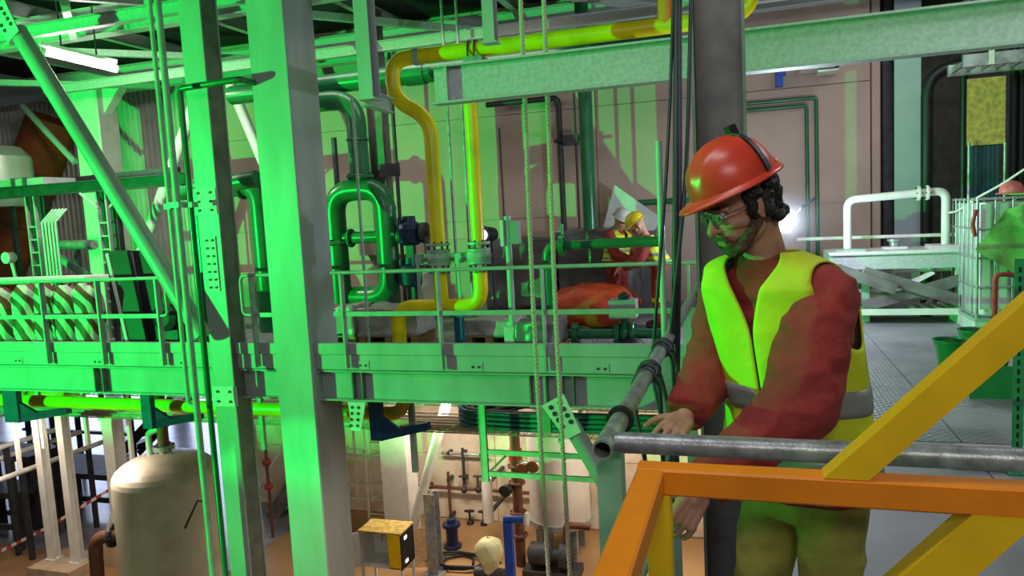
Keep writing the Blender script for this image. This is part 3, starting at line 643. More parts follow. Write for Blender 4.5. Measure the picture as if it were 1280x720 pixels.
# ================================================================== far left: rack frame, ducts, vessel
q = at(100, 234, Y=9.3); zb_ = q.z
xa, xb = at(-40, 234, Y=9.3).x, at(232, 236, Y=9.3).x
t = thing('pipe_rack', 'dark rack of a level beam on ladder-like uprights behind the striped bags', 'rack', ((xa+xb)/2, 9.3, 0))
MB().ibeam((xa, 9.3, zb_), (xb, 9.3, zb_), .18, .16, .014, .01).build('cross_beam', 'dark', t)
MB().bar((xa+.3, 10.2, zb_+.18), (xb-.9, 10.2, zb_+.22), .12, .12).build('cross_beam', 'dark', t)
for px in (44, 133):
    x = at(px, 300, Y=9.3).x
    for dx in (-.09, .09): MB().box((x+dx-.015, 9.27, 0), (x+dx+.015, 9.33, zb_-.09)).build('upright', 'railgrey', t)
    MB().box((x-.15, 9.4, 0), (x+.16, 9.5, zb_-.09)).build('upright', 'dark', t)
    for i in range(9): MB().box((x-.09, 9.28, .15+i*.21), (x+.09, 9.32, .175+i*.21)).build('rung', 'railgrey', t)
for px, s_ in ((133, -1), (133, 1)):
    x = at(px, 240, Y=9.3).x; MB().bar((x+.12*s_, 9.22, zb_-.35), (x+.45*s_, 9.22, zb_-.1), .03, .03).build('knee_brace', 'railgrey', t)
x0, x1 = at(58, 218, Y=9.9).x, at(100, 218, Y=9.9).x
t = thing('flat_duct', 'flat green-lit sheet duct lying on the dark rack', 'duct', (x0, 9.6, zb_+.1))
MB().box((x0-.5, 9.2, zb_+.09), (x1, 9.8, zb_+.2)).build('duct_body', 'grey', t)
for x in (x0+.1, x0+.35): MB().box((x-.03, 9.17, zb_+.085), (x+.03, 9.83, zb_+.215)).build('band', 'dark', t)
o0, o1 = at(66, 150, Y=12.5), at(-6, 352, Y=12.1)
t = thing('insulated_duct', 'thick orange insulated duct slanting down at the far left', 'duct', V((o1.x, 12.1, 0)))
MB().tube([o0, (o0*.6+o1*.4), o1], .5, 24, bend=.5).build('duct_body', 'insul', t)
dd = (o1-o0).normalized()
for k in (.3, .62): MB().lathe(o0+(o1-o0)*k-dd*.03, dd, [(0, .515), (.06, .515)], 24).build('band', 'rust', t)
MB().box((o1.x-.2, 12.0, 0), (o1.x+.2, 12.2, max(.1, o1.z-.3))).build('duct_support', 'dark', t)
c0 = at(12, 232, Y=10.95)
t = thing('clad_vessel', 'grey metal clad vessel at the left edge above the orange duct', 'vessel', V((c0.x-.3, 10.95, 0)))
MB().lathe(V((c0.x-.3, 10.95, c0.z-.4)), (0, 0, 1), [(0, .42), (.3, .62), (.95, .62), (1.15, .45), (1.2, .2)], 28).build('shell', 'clad', t)
MB().lathe(V((c0.x-.3, 10.95, c0.z+.0)), (0, 0, 1), [(0, .635), (.05, .635)], 28).build('band', 'dark', t)
for dx in (-.35, .3): MB().box((c0.x-.3+dx-.04, 10.91, 0), (c0.x-.3+dx+.04, 10.99, c0.z-.3)).build('leg', 'dark', t)
t = thing('hose_bundle', 'bundle of upright green hoses by the ladder-like post', 'hoses', V((at(64, 330, Y=9.0).x, 9.0, 0)))
for i in range(5):
    x = at(56+i*4.2, 310, Y=9.0).x; MB().tube([(x, 9.0, 0), (x, 9.0, at(60, 278, Y=9.0).z), (x+.03, 9.2, at(60, 262, Y=9.0).z)], .022, 8).build('hose', 'gtube', t)
cq = conduit([(at(70, 306, Y=10.4).x, 10.4, at(70, 306, Y=10.4).z), (at(118, 306, Y=10.4).x, 10.4, at(118, 306, Y=10.4).z)], .09, 'grey level pipe stub behind the ladder-like posts', 'steel', bend=0)
xx = at(95, 306, Y=10.4).x; MB().box((xx-.04, 10.36, 0), (xx+.04, 10.44, at(70, 306, Y=10.4).z-.07)).build('pipe_leg', 'dark', cq)
brace(at(70, 320, Y=10.0), at(112, 346, Y=10.0), .07, 'short slanting grey tube behind the striped bags', [])
pq = conduit([at(-20, 352, Y=8.9), V((at(150, 343, Y=8.9).x, 8.9, at(-20, 352, Y=8.9).z))], .06, 'pale level pipe just above the striped bags', 'white', bend=0)
for px in (0, 75, 140): xx = at(px, 350, Y=8.9).x; MB().box((xx-.03, 8.87, 0), (xx+.03, 8.93, at(-20, 352, Y=8.9).z-.05)).build('pipe_leg', 'dark', pq)
t = thing('wall_valve', 'small white valve on a bracket above the striped bags', 'valve', at(14, 330, Y=9.6))
c0 = at(14, 322, Y=9.6); MB().ball(c0, (.09, .09, .1)).build('valve_body', 'white', t); MB().disc(c0+V((0, -.1, 0)), (0, 1, 0), .1, .03).build('hand_wheel', 'white', t); MB().tube([c0-V((0, 0, .08)), c0-V((-.05, 0, .35))], .03, 8).build('stem', 'white', t)
# striped bags in a row on the deck
def crumple(o, amp, sc, seed=0.0, amp2=0.0):
    me = o.data; me.update(); nrm = [v.normal.copy() for v in me.vertices]
    for v, n_ in zip(me.vertices, nrm):
        p = v.co*sc+V((seed, seed*1.7, seed*.3)); k = noise.noise(p)*amp
        if amp2: k += noise.noise(p*3.1)*amp2
        v.co += n_*k
    me.update()
names = ['striped bag in the row behind the left handrail, first from the picture edge', 'striped bag in the row behind the left handrail, second from the picture edge', 'striped bag in the row half hidden by a handrail post', 'striped bag in the row, second from the leaning dark doors', 'striped bag standing next to the leaning dark doors']
for i, px in enumerate((4, 32, 59, 82, 113)):
    x = at(px, 400, Y=8.15).x; b = MB(); R_ = .19 if i != 2 else .15
    prof = [(0.0, R_*.9), (.05, R_), (.2, R_*.98), (.4, R_*1.02), (.6, R_*.98), (.78, R_*1.0), (.9, R_*.92), (.97, R_*.6), (1.0, R_*.45)]
    b.loft([((x+.015*math.sin(z*7+i), 8.15+.05*(i % 2), z*.98), (R_k, 0, 0), (0, R_k, 0)) for z, R_k in [(p*(0.98+.03*(i % 3)), q) for p, q in prof for _ in (0,)]], 28)
    o = b.build('striped_bag', 'bag', label=names[i], cat='bag', group='striped bags behind the left handrail')
    bm = bmesh.new(); bm.from_mesh(o.data); bmesh.ops.subdivide_edges(bm, edges=bm.edges, cuts=1, use_grid_fill=True); bm.to_mesh(o.data); bm.free(); crumple(o, .03, 7, i*3.1, .018)
# leaning dark panels
def lean(px0t, px1t, pyt, px0b, px1b, Y, label, strip):
    t0, t1 = at(px0t, pyt, Y=Y), at(px1t, pyt+2, Y=Y); b0, b1 = at(px0b, 448, Y=Y), at(px1b, 448, Y=Y); b0.z = b1.z = 0.0; t1.z = t0.z
    t = thing('cabinet_door', label, 'cabinet door', (b0+b1)/2)
    MB().prism([b0, b1, t1+V((0, .25, 0)), t0+V((0, .25, 0))], (0, .07, 0)).build('panel_body', 'darkpanel', t)
    for s_, m in strip:
        p = b0+(b1-b0)*s_; q = t0+(t1-t0)*s_; MB().bar(p+V((0, -.012, .02)), q+V((0, .238, -.03)), .045, .02, up=(0, 1, 0)).build('edge_strip', m, t)
lean(111, 141, 316, 158, 186, 8.3, 'dark cabinet door with a pale strip leaning beside the striped bags', [(.18, 'pale')])
lean(146, 170, 315, 186, 212, 8.45, 'dark cabinet door with a fine pale edge leaning nearest the splice-plated column', [(.04, 'railgrey')])
b0, t0 = at(214, 430, Y=8.8), at(172, 318, Y=8.8); b0.z = 0
t = thing('timber_plank', 'brown timber plank leaning against the dark doors', 'plank', b0); MB().bar(b0+V((0, 0, 0.02)), t0+V((0, .2, 0)), .12, .04, up=(0, 1, 0)).build('plank_body', 'wood', t)
c0 = at(219, 398, Y=8.6); c0.z = .45
t = thing('electric_motor', 'black electric motor on the deck beside the leaning dark doors', 'motor', V((c0.x, 8.6, 0)))
MB().lathe(c0-V((0, .25, 0)), (0, 1, 0), [(0, .12), (.04, .2), (.42, .2), (.46, .14), (.5, .05)], 20).build('motor_body', 'black', t)
MB().box(c0+V((-.09, -.12, .17)), c0+V((.09, .1, .29))).build('terminal_box', 'black', t); MB().box((c0.x-.2, 8.4, 0), (c0.x+.2, 8.8, .27)).build('motor_foot', 'dark', t)
# ================================================================== things on the deck behind the long rail
def wrapped(px0, px1, pyt, Y, dep, label, m, name='wrapped_pallet', cat='pallet', zb=0.0, amp=.05, pallet=True, seed=1.0, bulge=0.0):
    a, b = at(px0, pyt, Y=Y), at(px1, pyt, Y=Y); x0, x1, z1 = a.x, b.x, (a.z+b.z)/2; z0 = zb+(.13 if pallet else 0)
    t = thing(name, label, cat, ((x0+x1)/2, Y+dep/2, zb))
    bm = bmesh.new(); bmesh.ops.create_cube(bm, size=1.0); bmesh.ops.subdivide_edges(bm, edges=bm.edges, cuts=11, use_grid_fill=True)
    for v in bm.verts:
        p = v.co.copy(); k = 1+bulge*(1-4*p.z*p.z)*.5; top = max(0, p.z)*bulge
        v.co = V(((p.x*k)*(1-top*.5)*(x1-x0), p.y*k*(1-top*.5)*dep, (p.z+.5)*(z1-z0)*(1-bulge*.25*(abs(p.x)*2)**2)))
    for f in bm.faces: f.smooth = True
    bmesh.ops.recalc_face_normals(bm, faces=bm.faces)
    me = bpy.data.meshes.new('wrapped_load'); bm.to_mesh(me); bm.free(); me.materials.append(MT[m])
    o = bpy.data.objects.new('wrapped_load', me); COL.objects.link(o); o.parent = t; o.location = (0, 0, z0-zb); ORG[o.name] = ORG[t.name]
    crumple(o, amp, 3.2, seed, amp*.6)
    if pallet:
        for dy in (-.42, -.21, 0, .21, .42): MB().box((x0, Y+dep*(.5+dy)-.05, zb+.11), (x1, Y+dep*(.5+dy)+.05, zb+.13)).build('deck_board', 'wood', t)
        for dx in (.06, .5, .94): MB().box((x0+(x1-x0)*dx-.05, Y, zb), (x0+(x1-x0)*dx+.05, Y+dep, zb+.11)).build('bearer', 'wood', t)
    return t
wrapped(446, 520, 386, 8.75, .6, 'low pallet load wrapped in clear plastic under the big green loop', 'plastic', seed=2.2)
wrapped(580, 640, 400, 8.75, .6, 'low pallet of pale sacks in plastic below the right yellow drop', 'plastic', seed=4.1)
wrapped(642, 690, 404, 8.0, .7, 'low brownish wrapped pallet between the instrument post and the ropes', 'gwrap', seed=5.5)
wrapped(606, 692, 302, 11.2, 1.2, 'tall crate in dark grey wrap before the back wall, left of the other', 'gwrap', 'wrapped_crate', 'crate', seed=7.0, amp=.08)
wrapped(694, 782, 290, 11.0, 1.3, 'tall crate in dark grey wrap beside the two distant workers', 'gwrap', 'wrapped_crate', 'crate', seed=9.0, amp=.08)
wrapped(686, 776, 362, 9.5, .9, 'slumped orange tarpaulin bundle behind the green flanged pipe', 'otarp', 'tarpaulin_bundle', 'tarpaulin', pallet=True, seed=3.0, amp=.07, bulge=.45)
wrapped(392, 440, 384, 8.75, .5, 'small plastic wrapped load close to the thick box column', 'plastic', seed=8.8)
wrapped(528, 546, 338, 8.95, .15, 'limp white plastic sack hanging under the left yellow valve', 'white', 'plastic_sack', 'sack', zb=at(536, 378, Y=8.9).z, pallet=False, seed=6, amp=.02, bulge=.3)
x = at(638, 350, Y=8.2).x; zt_ = at(636, 270, Y=8.2).z
t = thing('instrument_post', 'slim post with two junction boxes right of the yellow drops', 'post', (x, 8.2, 0))
MB().tube([(x, 8.2, 0.01), (x, 8.2, zt_)], .04, 12).build('post_tube', 'gtube', t); MB().box((x-.1, 8.1, 0), (x+.1, 8.3, .015)).build('foot_plate', 'gtube', t)
z = at(633, 290, Y=8.2).z; MB().box((x-.075, 8.13, z-.16), (x-.035, 8.27, z+.14)).build('junction_box', 'pale', t); MB().box((x+.04, 8.14, z-.14), (x+.14, 8.26, z+.12)).build('junction_box', 'grey', t)
z = at(637, 418, Y=8.2).z; MB().box((x-.08, 8.1, z-.08), (x+.07, 8.16, z+.1)).build('junction_box', 'pale', t)
c0 = at(612, 293, Y=9.6)
t = thing('small_floodlight', 'small floodlight with a violet white glow between post and right yellow drop', 'lamp', V((c0.x, 9.6, 0)))
MB().lathe(c0+V((-.04, -.12, 0)), (.35, .94, 0), [(0, .1), (.03, .12), (.2, .09), (.26, .04)], 16).build('lamp_housing', 'black', t)
MB().disc(c0+V((-.046, -.128, 0)), (.35, .94, 0), .07, .012).build('lens', 'purple', t); MB().tube([(c0.x+.02, 9.62, 0), (c0.x+.02, 9.62, c0.z-.1)], .02, 8).build('stand', 'dark', t)
P = [at(x_, y_, Y=12.6) for x_, y_ in ((752, 292), (768, 231), (826, 272), (812, 300))]
t = thing('leaning_sheet', 'pale sheet standing on its corner against the back wall behind the distant workers', 'sheet', V((P[0].x, 12.6, 0)))
MB().prism(P, (0, .03, 0)).build('sheet_body', 'pale', t)
MB().box((P[0].x-.1, 12.5, 0), (P[3].x+.1, 12.8, P[0].z+.02)).build('stand', 'gwrap', t)
a, b = at(480, 310, Y=12.75), at(642, 304, Y=12.75)
t = thing('wall_duct', 'grey level duct along the back wall behind the yellow drops', 'duct', V(((a.x+b.x)/2, 12.8, a.z-.13)))
MB().box((a.x-.5, 12.7, a.z-.13), (b.x, 12.98, a.z+.1)).build('duct_body', 'wall', t)
for i in range(3): MB().box((a.x+i*.9-.03, 12.68, a.z-.14), (a.x+i*.9+.03, 12.98, a.z+.11)).build('band', 'web', t)
a = at(790, 254, Y=12.8); b = at(836, 250, Y=12.8)
conduit([(a.x, 12.95, a.z), (b.x+1.0, 12.95, a.z)], .05, 'dark level pipe on the wall behind the leaning sheet', 'gpipe', bend=0)
# cable bundle hanging past the near column
def cable(pts, r_, label, m='cable', group=None, bend=.2, n=8):
    b = MB().tube(pts, r_, n, bend=bend); return b.build('cable', m, label=label, cat='cable', group=group)
Yc = 3.2
for i, (pt, pm, pb, lab) in enumerate((((842, -10), (833, 220), (814, 470), 'black cable hanging beside the dark H column, the leftmost'),
   ((846, -10), (845, 220), (842, 600), 'thickest black cable hanging in the middle of the bunch'),
   ((850, -10), (850, 220), (846, 600), 'black cable just right of the thickest one in the bunch'),
   ((862, 100), (856, 240), (838, 420), 'black cable hanging closest to the dark H column'))):
    pts = [at(*pt, Y=Yc+.3), at((pt[0]*.6+pm[0]*.4), (pt[1]*.5+pm[1]*.5), Y=Yc+.15), at(*pm, Y=Yc), at(*pb, Y=Yc-.1)]
    if i == 3: pts[0] = at(864, -10, Y=Yc+.3)
    cable(pts, (.0075, .014, .009, .009)[i], lab, bend=.4)
# ================================================================== below the deck: tray and cables
ZT = -1.28
def tray(x0, x1, y0, y1, z, label):
    t = thing('cable_tray', label, 'cable tray', ((x0+x1)/2, (y0+y1)/2, z-.02))
    for y in (y0, y1):
        MB().box((x0, y-.008, z), (x1, y+.008, z+.016)).build('side_wire', 'mesh', t); MB().box((x0, y-.006, z+.07), (x1, y+.006, z+.085)).build('side_wire', 'mesh', t)
    b = MB(); n = int((x1-x0)/.11)
    for i in range(n+1):
        x = x0+(x1-x0)*i/n; b.box((x-.004, y0, z-.006), (x+.004, y1, z)); b.box((x-.004, y0-.004, z), (x+.004, y0+.004, z+.08)); b.box((x-.004, y1-.004, z), (x+.004, y1+.004, z+.08))
    for j in range(1, 7): y = y0+(y1-y0)*j/7; b.box((x0, y-.004, z), (x1, y+.004, z+.006))
    b.build('wire_mesh', 'mesh', t, kind='stuff')
    for x in (x0+1.2, (x0+x1)/2-.4, x1-1.5): MB().box((x-.02, y0-.03, z-.06), (x+.02, y1+.03, z-.02)).build('cross_arm', 'steel', t)
    return t
tray(-13.4, -0.9, 9.13, 9.78, ZT, 'wire mesh cable tray slung under the walkway, the one nearer the camera')
tray(-13.4, -0.9, 10.3, 11.2, ZT+.05, 'wire mesh cable tray slung under the walkway, the one farther back')
for i in range(9):
    y = 9.19+i*.066; z = ZT+.035
    P = [V((-13.2+k*.72, y+.022*noise.noise(V((k*.5, i*3.3, 0))), z+.02*(i % 2)+.012*noise.noise(V((k*.8, i*5.1, 4))))) for k in range(15)]
    MB().tube(P, .03, 6).build('cable', 'cableb', label='beige cable lying lengthwise on the nearer mesh tray', cat='cable', group='beige cables on the nearer tray')
for i in range(10):
    y = 10.38+i*.082; z = ZT+.09
    P = [V((-13.2+k*.8, y+.03*noise.noise(V((k*.5, i*3.3, 9))), z+.025*(i % 2)+.02*noise.noise(V((k*.8, i*5.1, 7))))) for k in range(15)]
    MB().tube(P, .03, 6).build('cable', 'cableb', label='beige cable lying lengthwise on the farther mesh tray', cat='cable', group='beige cables on the farther tray')
pL = at(557, 531, Z=ZT+.15)
for i in range(14):
    lay, off = i % 4, i//4; z = ZT+.12+lay*.064-(.03 if off > 1 else 0); k = off*.085
    P = [V((-1.0+k*.2, 9.12+k*.5, z)), V((pL.x+1.1, 9.02+k, z)), V((pL.x+.25+k, 9.1+k, z)), V((pL.x+.02+k, 9.42, z)), V((pL.x+.22+k, 9.9, z)), V((pL.x+.95+k, 10.9-k*.3, z+.02)), V((pL.x+1.35+k*.6, 11.9, z+.03))]
    MB().tube(P, .03, 7, bend=.28).build('cable', 'tealcable' if off == 0 else 'cable', label='dark cable bent round in a wide curve on the tray', cat='cable', group='dark cables curving on the tray')
# hanging frames for the tray
def hframe(px, pyt, pyb, Y, label, arms=(), w_=.09, m='gtube'):
    x = at(px, pyb, Y=Y).x; zb_ = at(px, pyb, Y=Y).z; t = thing('tray_hanger', label, 'hanger', (x, Y, zb_))
    MB().box((x-w_/2, Y-.02, zb_), (x+w_/2, Y+.04, -.06)).build('drop_post', m, t)
    for py, px1 in arms:
        p = at(px, py, Y=Y); x1 = at(px1, py, Y=Y).x; MB().box((x, Y-.01, p.z-.03), (x1, Y+.03, p.z+.03)).build('arm', m, t)
    return t
t = hframe(607, 500, 602, 8.6, 'green hanging tray frame with two level arms right of the curved cables', [(565, 745), (592, 745)])
a, b = at(614, 588, Y=8.63), at(632, 570, Y=8.63); MB().bar(a, b, .03, .03).build('diagonal', 'web', t)
hframe(519, 505, 590, 8.55, 'single green drop post ending right of the curved cables start', w_=.07)
hframe(330, 520, 562, 8.55, 'short green drop post seen between the two big columns', w_=.06)
hframe(684, 500, 541, 7.9, 'short bright green tab post under the girder by the ropes', w_=.1)
for px, pb in ((25, 590), (55, 560), (110, 556), (165, 575)):
    hframe(px, 500, pb, 9.75, {25: 'thin pale drop post nearest the left picture edge below deck', 55: 'thin pale drop post crossing the long pale lower rail', 110: 'thin pale drop post above the white post on its plinth', 165: 'thin pale drop post left of the domed tank'}[px], w_=.06, m='white')
# ================================================================== tank with a dome
ax, bx = at(165, 660, Y=9.0), at(264, 660, Y=9.0); xc = (ax.x+bx.x)/2; Rt = (bx.x-ax.x)/2*.985
zd = at(214, 618, Y=9.0-Rt*.9).z; ztp = zd+.36
t = thing('domed_tank', 'cream upright tank with a domed top below the walkway at left', 'tank', (xc, 9.0, ZL))
prof = [(0, Rt*.6), (.15, Rt), (zd-ZL, Rt)]+[(zd-ZL+.36*math.sin(a), Rt*math.cos(a)) for a in [math.pi/2*k/8 for k in range(1, 8)]]+[(ztp-ZL, .06)]
MB().lathe((xc, 9.0, ZL), (0, 0, 1), prof, 40).build('shell', 'cream', t)
xn = at(206, 570, Y=9.0).x
nz = MB().lathe((xn, 9.0, ztp-.12), (0, 0, 1), [(0, .07), (.16, .07)], 14).build('nozzle', 'cream', t)
flange(t, (xn, 9.0, ztp+.06), (0, 0, 1), .16, .035, 8, 'steel'); flange(t, (xn, 9.0, ztp+.1), (0, 0, 1), .16, .035, 8, 'steel')
MB().tube([(xn, 9.0, ztp+.12), (xn, 9.0, -.08)], .085, 14).build('riser', 'rust', t)
xg = at(188, 570, Y=8.9).x; zg = at(190, 541, Y=8.9).z
MB().tube([(xg, 8.9, zd+.1), (xg, 8.9, zg), (xn-.02, 8.95, zg+.05)], .05, 12, bend=.12).build('side_riser', 'gtube', t)
for z in (at(188, 581, Y=8.9).z, at(188, 586, Y=8.9).z-.03): flange(t, (xg, 8.9, z), (0, 0, 1), .12, .03, 6, 'gtube')
lz = at(166, 645, Y=9.0).z
MB().box((xc-Rt-.1, 8.96, lz-.16), (xc-Rt+.05, 9.04, lz+.16)).build('lifting_lug', 'cream', t)
ez = at(168, 673, Y=8.5).z
MB().tube([(xc-Rt*.75, 8.55, ez), (xc-Rt-.12, 8.4, ez), (xc-Rt-.16, 8.36, ez-1.6)], .1, 14, bend=.25).build('outlet_bend', 'rust', t)
flange(t, (xc-Rt*.86, 8.52, ez), (1, .3, 0), .18, .05, 8, 'dark')
p = at(232, 640, Y=9.0-Rt); MB().tube([(p.x+.25, 8.42, p.z+.1), (p.x+.1, 8.38, p.z+.12), (p.x-.15, 8.36, p.z-.3)], .018, 8).build('gauge_line', 'dark', t)
# ================================================================== lower floor, left
def lpost(px, pyb, top, label, w_, Y=None, m='white', plinth=None, name='steel_column', H=False):
    b = at(px, pyb, Z=ZL) if Y is None else at(px, pyb, Y=Y)
    zb_ = ZL+(plinth[2] if plinth else 0)
    if plinth: b = at(px, pyb, Z=zb_)
    t = thing(name, label, 'post', (b.x, b.y, ZL))
    if H: MB().ibeam((b.x, b.y, zb_), (b.x, b.y, top), w_*1.1, w_, .02, .014, up=(0, 1, 0)).build('shaft', m, t)
    else: MB().cbar((b.x, b.y, zb_), (b.x, b.y, top), w_, w_, .012, up=(0, 1, 0)).build('shaft', m, t)
    MB().box((b.x-w_*.9, b.y-w_*.9, zb_), (b.x+w_*.9, b.y+w_*.9, zb_+.03)).build('base_plate', m, t)
    if plinth: MB().box((b.x-plinth[0]/2, b.y-plinth[1]/2, ZL), (b.x+plinth[0]/2, b.y+plinth[1]/2, zb_)).build('plinth', 'concrete', t)
    return t, b, zb_
pc = at(84, 700, Z=ZL+.16)
t = thing('post_pair', 'pair of white posts sharing one concrete pad on the lower floor', 'post', (pc.x, pc.y, ZL))
MB().box((pc.x-.5, pc.y-.42, ZL), (pc.x+.5, pc.y+.42, ZL+.16)).build('concrete_pad', 'concrete', t)
for px in (68, 97):
    b = at(px, 696, Y=pc.y); MB().ibeam((b.x, pc.y, ZL+.16), (b.x, pc.y, ZT-.05), .17, .15, .014, .01, up=(0, 1, 0)).build('shaft', 'white', t); MB().box((b.x-.12, pc.y-.12, ZL+.16), (b.x+.12, pc.y+.12, ZL+.185)).build('base_plate', 'white', t)
t, b, zb_ = lpost(155, 667, ZT-.35, 'white H post with gussets on a concrete plinth left of the tank', .24, plinth=(.66, .6, .5), H=True)
MB().box((b.x-.2, b.y-.2, ZT-.35), (b.x+.2, b.y+.2, ZT-.28)).build('cap_plate', 'white', t); MB().box((b.x-.16, b.y-.16, ZT-.5), (b.x+.16, b.y+.16, ZT-.35)).build('cap_block', 'white', t)
for s_ in (-1, 1): MB().prism([(b.x+s_*.12, b.y-.14, zb_), (b.x+s_*.34, b.y-.14, zb_), (b.x+s_*.12, b.y-.14, zb_+.45)], (0, .02, 0)).build('gusset', 'white', t)
# long pale rails running back
for (p, q, z, lab) in (((-20, 607), (146, 546), -2.75, 'long pale lower rail running back, the nearest one'), ((-20, 580), (100, 540), -2.55, 'pale lower rail running back, the middle one'), ((-20, 566), (80, 534), -2.3, 'pale lower rail running back, the farthest one')):
    a, b = at(*p, Z=z), at(*q, Z=z); t = thing('floor_rail', lab, 'rail', V(((a.x+b.x)/2, (a.y+b.y)/2, ZL)))
    MB().tube([a, b], .05, 10).build('rail_tube', 'white', t)
    for k in (.25, .75): c0 = a+(b-a)*k; MB().box((c0.x-.04, c0.y-.04, ZL), (c0.x+.04, c0.y+.04, c0.z-.03)).build('post', 'dark', t)
# dark steel trestles before the bright floor
for i, (px, py, w_, d_, h_, lab) in enumerate(((8, 668, 1.5, .5, .95, 'dark steel trestle table at the lower left edge'), (120, 628, 2.2, 1.0, .8, 'dark stack stand behind the white post on its plinth'), (20, 650, 2.0, .6, 1.5, 'dark lattice stand far left before the bright floor'))):
    c0 = at(px, py, Z=ZL); t = thing('steel_trestle', lab, 'trestle', (c0.x, c0.y, ZL))
    for sx_ in (-1, 0, 1):
        for sy in (-1, 1): MB().box((c0.x+sx_*w_/2-.07, c0.y+sy*d_/2-.07, ZL), (c0.x+sx_*w_/2+.07, c0.y+sy*d_/2+.07, ZL+h_)).build('leg', 'dark', t)
    MB().box((c0.x-w_/2-.1, c0.y-d_/2-.1, ZL+h_), (c0.x+w_/2+.1, c0.y+d_/2+.1, ZL+h_+.12)).build('top_beam', 'dark', t)
    MB().box((c0.x-w_/2, c0.y-d_/2-.02, ZL+.25), (c0.x+w_/2, c0.y-d_/2+.03, ZL+.36)).build('rail', 'dark', t)
for i, (p, q, lab) in enumerate(((((60, 640), (150, 560)), None, 'dark slanted stair stringer behind the white posts'),)):
    a, b = at(170, 585, Z=ZL), at(160, 575, Z=ZL); t = thing('steel_stair', lab, 'stair', a)
    for dy in (0, .9): MB().bar(a+V((-.8, dy, .1)), a+V((1.4, dy, 1.9)), .06, .24).build('stringer', 'dark', t)
    for k in range(6): c0 = a+V((-.7+k*.4, .45, .2+k*.32)); MB().box(c0-V((.14, .42, .02)), c0+V((.14, .42, .02))).build('tread', 'dark', t)
c0 = at(30, 606, Z=ZL); t = thing('dark_frame', 'dark crossed steel frame standing before the daylight far left', 'frame', (c0.x, c0.y+1.5, ZL))
for k in range(5): MB().box((c0.x-1.6+k*.9, c0.y+1.46, ZL), (c0.x-1.5+k*.9, c0.y+1.56, ZL+2.6)).build('upright', 'dark', t)
for z in (.9, 1.8, 2.5): MB().box((c0.x-1.7, c0.y+1.44, ZL+z), (c0.x+2.3, c0.y+1.54, ZL+z+.07)).build('cross_bar', 'dark', t)
# barrier tape
P = [at(-15, 697, Y=9.9), at(60, 659, Y=10.5), at(142, 609, Y=11.25), at(176, 598, Y=11.3)]
bt = MB()
for a, b in zip(P[:-1], P[1:]): bt.bar(a, b, .004, .06)
bt.build('barrier_tape', 'tape', label='red and white barrier tape strung from the white post to the left edge', cat='tape')
# ================================================================== lower floor, middle
YL = 12.9
# ladder cage
x0, x1 = at(424, 600, Y=12.3).x, at(474, 600, Y=12.3).x; xm = (x0+x1)/2; rr = (x1-x0)/2
t = thing('caged_ladder', 'white caged ladder on the lower wall just right of the thick box column', 'ladder', (xm, 12.6, ZL))
for dx in (-.2, .2): MB().box((xm+dx-.02, 12.9, ZL), (xm+dx+.02, 12.95, -.4)).build('stile', 'white', t)
for k in range(12): MB().tube([(xm-.2, 12.92, ZL+.25+k*.3), (xm+.2, 12.92, ZL+.25+k*.3)], .012, 6).build('rung', 'white', t)
for z in (at(450, 568, Y=12.3).z, at(450, 605, Y=12.3).z, at(450, 622, Y=12.3).z):
    b = MB(); b.tube([(xm+rr*math.cos(a), 12.7-rr*1.1*math.sin(a), z) for a in [math.pi*k/12 for k in range(13)]], .025, 6); b.build('cage_hoop', 'white', t)
for k in range(5):
    a = math.pi*(k+.5)/5; MB().box((xm+rr*math.cos(a)-.02, 12.7-rr*1.1*math.sin(a)-.01, at(450, 626, Y=12.3).z), (xm+rr*math.cos(a)+.02, 12.7-rr*1.1*math.sin(a)+.01, -.5)).build('cage_strap', 'white', t)
x0, x1 = at(472, 600, Y=12.0).x, at(516, 600, Y=12.0).x; xm = (x0+x1)/2
t = thing('steel_column', 'pale H column on the lower floor beside the caged ladder', 'column', (xm, 12.2, ZL))
MB().ibeam((xm, 12.2, ZL), (xm, 12.2, -.1), .44, (x1-x0)*.72, .025, .016, up=(0, 1, 0)).build('shaft', 'white', t)
brace(at(560, 498, Y=11.9), at(514, 668, Y=11.9), .09, 'white slanting brace leaning on the pale lower column', [], 'white')
lpost(545, 716, ZL+1.45, 'short grey H stub post on the sandy lower floor', .2, H=True, m='steel', name='stub_post')
# control cabinet
a = at(447, 668, Y=10.6); b = at(486, 694, Y=10.6)
xa, xb = at(449, 690, Y=10.5).x, at(502, 690, Y=10.5).x; z1 = at(470, 665, Y=10.5).z; z0 = z1-.62
t = thing('control_cabinet', 'open white control cabinet with a yellow panel and lit dark end', 'cabinet', ((xa+xb)/2, 10.75, ZL))
MB().box((xa, 10.5, z1-.025), (xb, 11.0, z1)).build('lid', 'osb', t); MB().box((xa, 10.98, z0), (xb, 11.0, z1-.03)).build('back_plate', 'pale', t)
MB().box((xa, 10.5, z0), (xa+.02, 10.98, z1-.03)).build('side_plate', 'white', t); MB().box((xa, 10.5, z0), (xb, 10.98, z0+.02)).build('bottom_plate', 'white', t)
MB().box((xb-.24, 10.5, z0), (xb-.02, 10.53, z1-.03)).build('yellow_panel', 'fyellow', t)
ep = MB().box((xb-.02, 10.5, z0), (xb, 10.98, z1-.03)).build('end_panel', 'black', t)
for dz in (.12, .52): MB().box((xb, 10.62, z1-dz-.03), (xb+.006, 10.71, z1-dz+.02)).build('indicator', 'led', ep)
for i in range(3): MB().cbox((xa+.16+i*.12, 10.94, z1-.25), (.09, .06, .24)).build('breaker', 'pale', t); 
for sx_ in (xa+.03, xb-.03):
    for sy in (10.53, 10.95): MB().box((sx_-.02, sy-.02, ZL), (sx_+.02, sy+.02, z0)).build('leg', 'white', t)
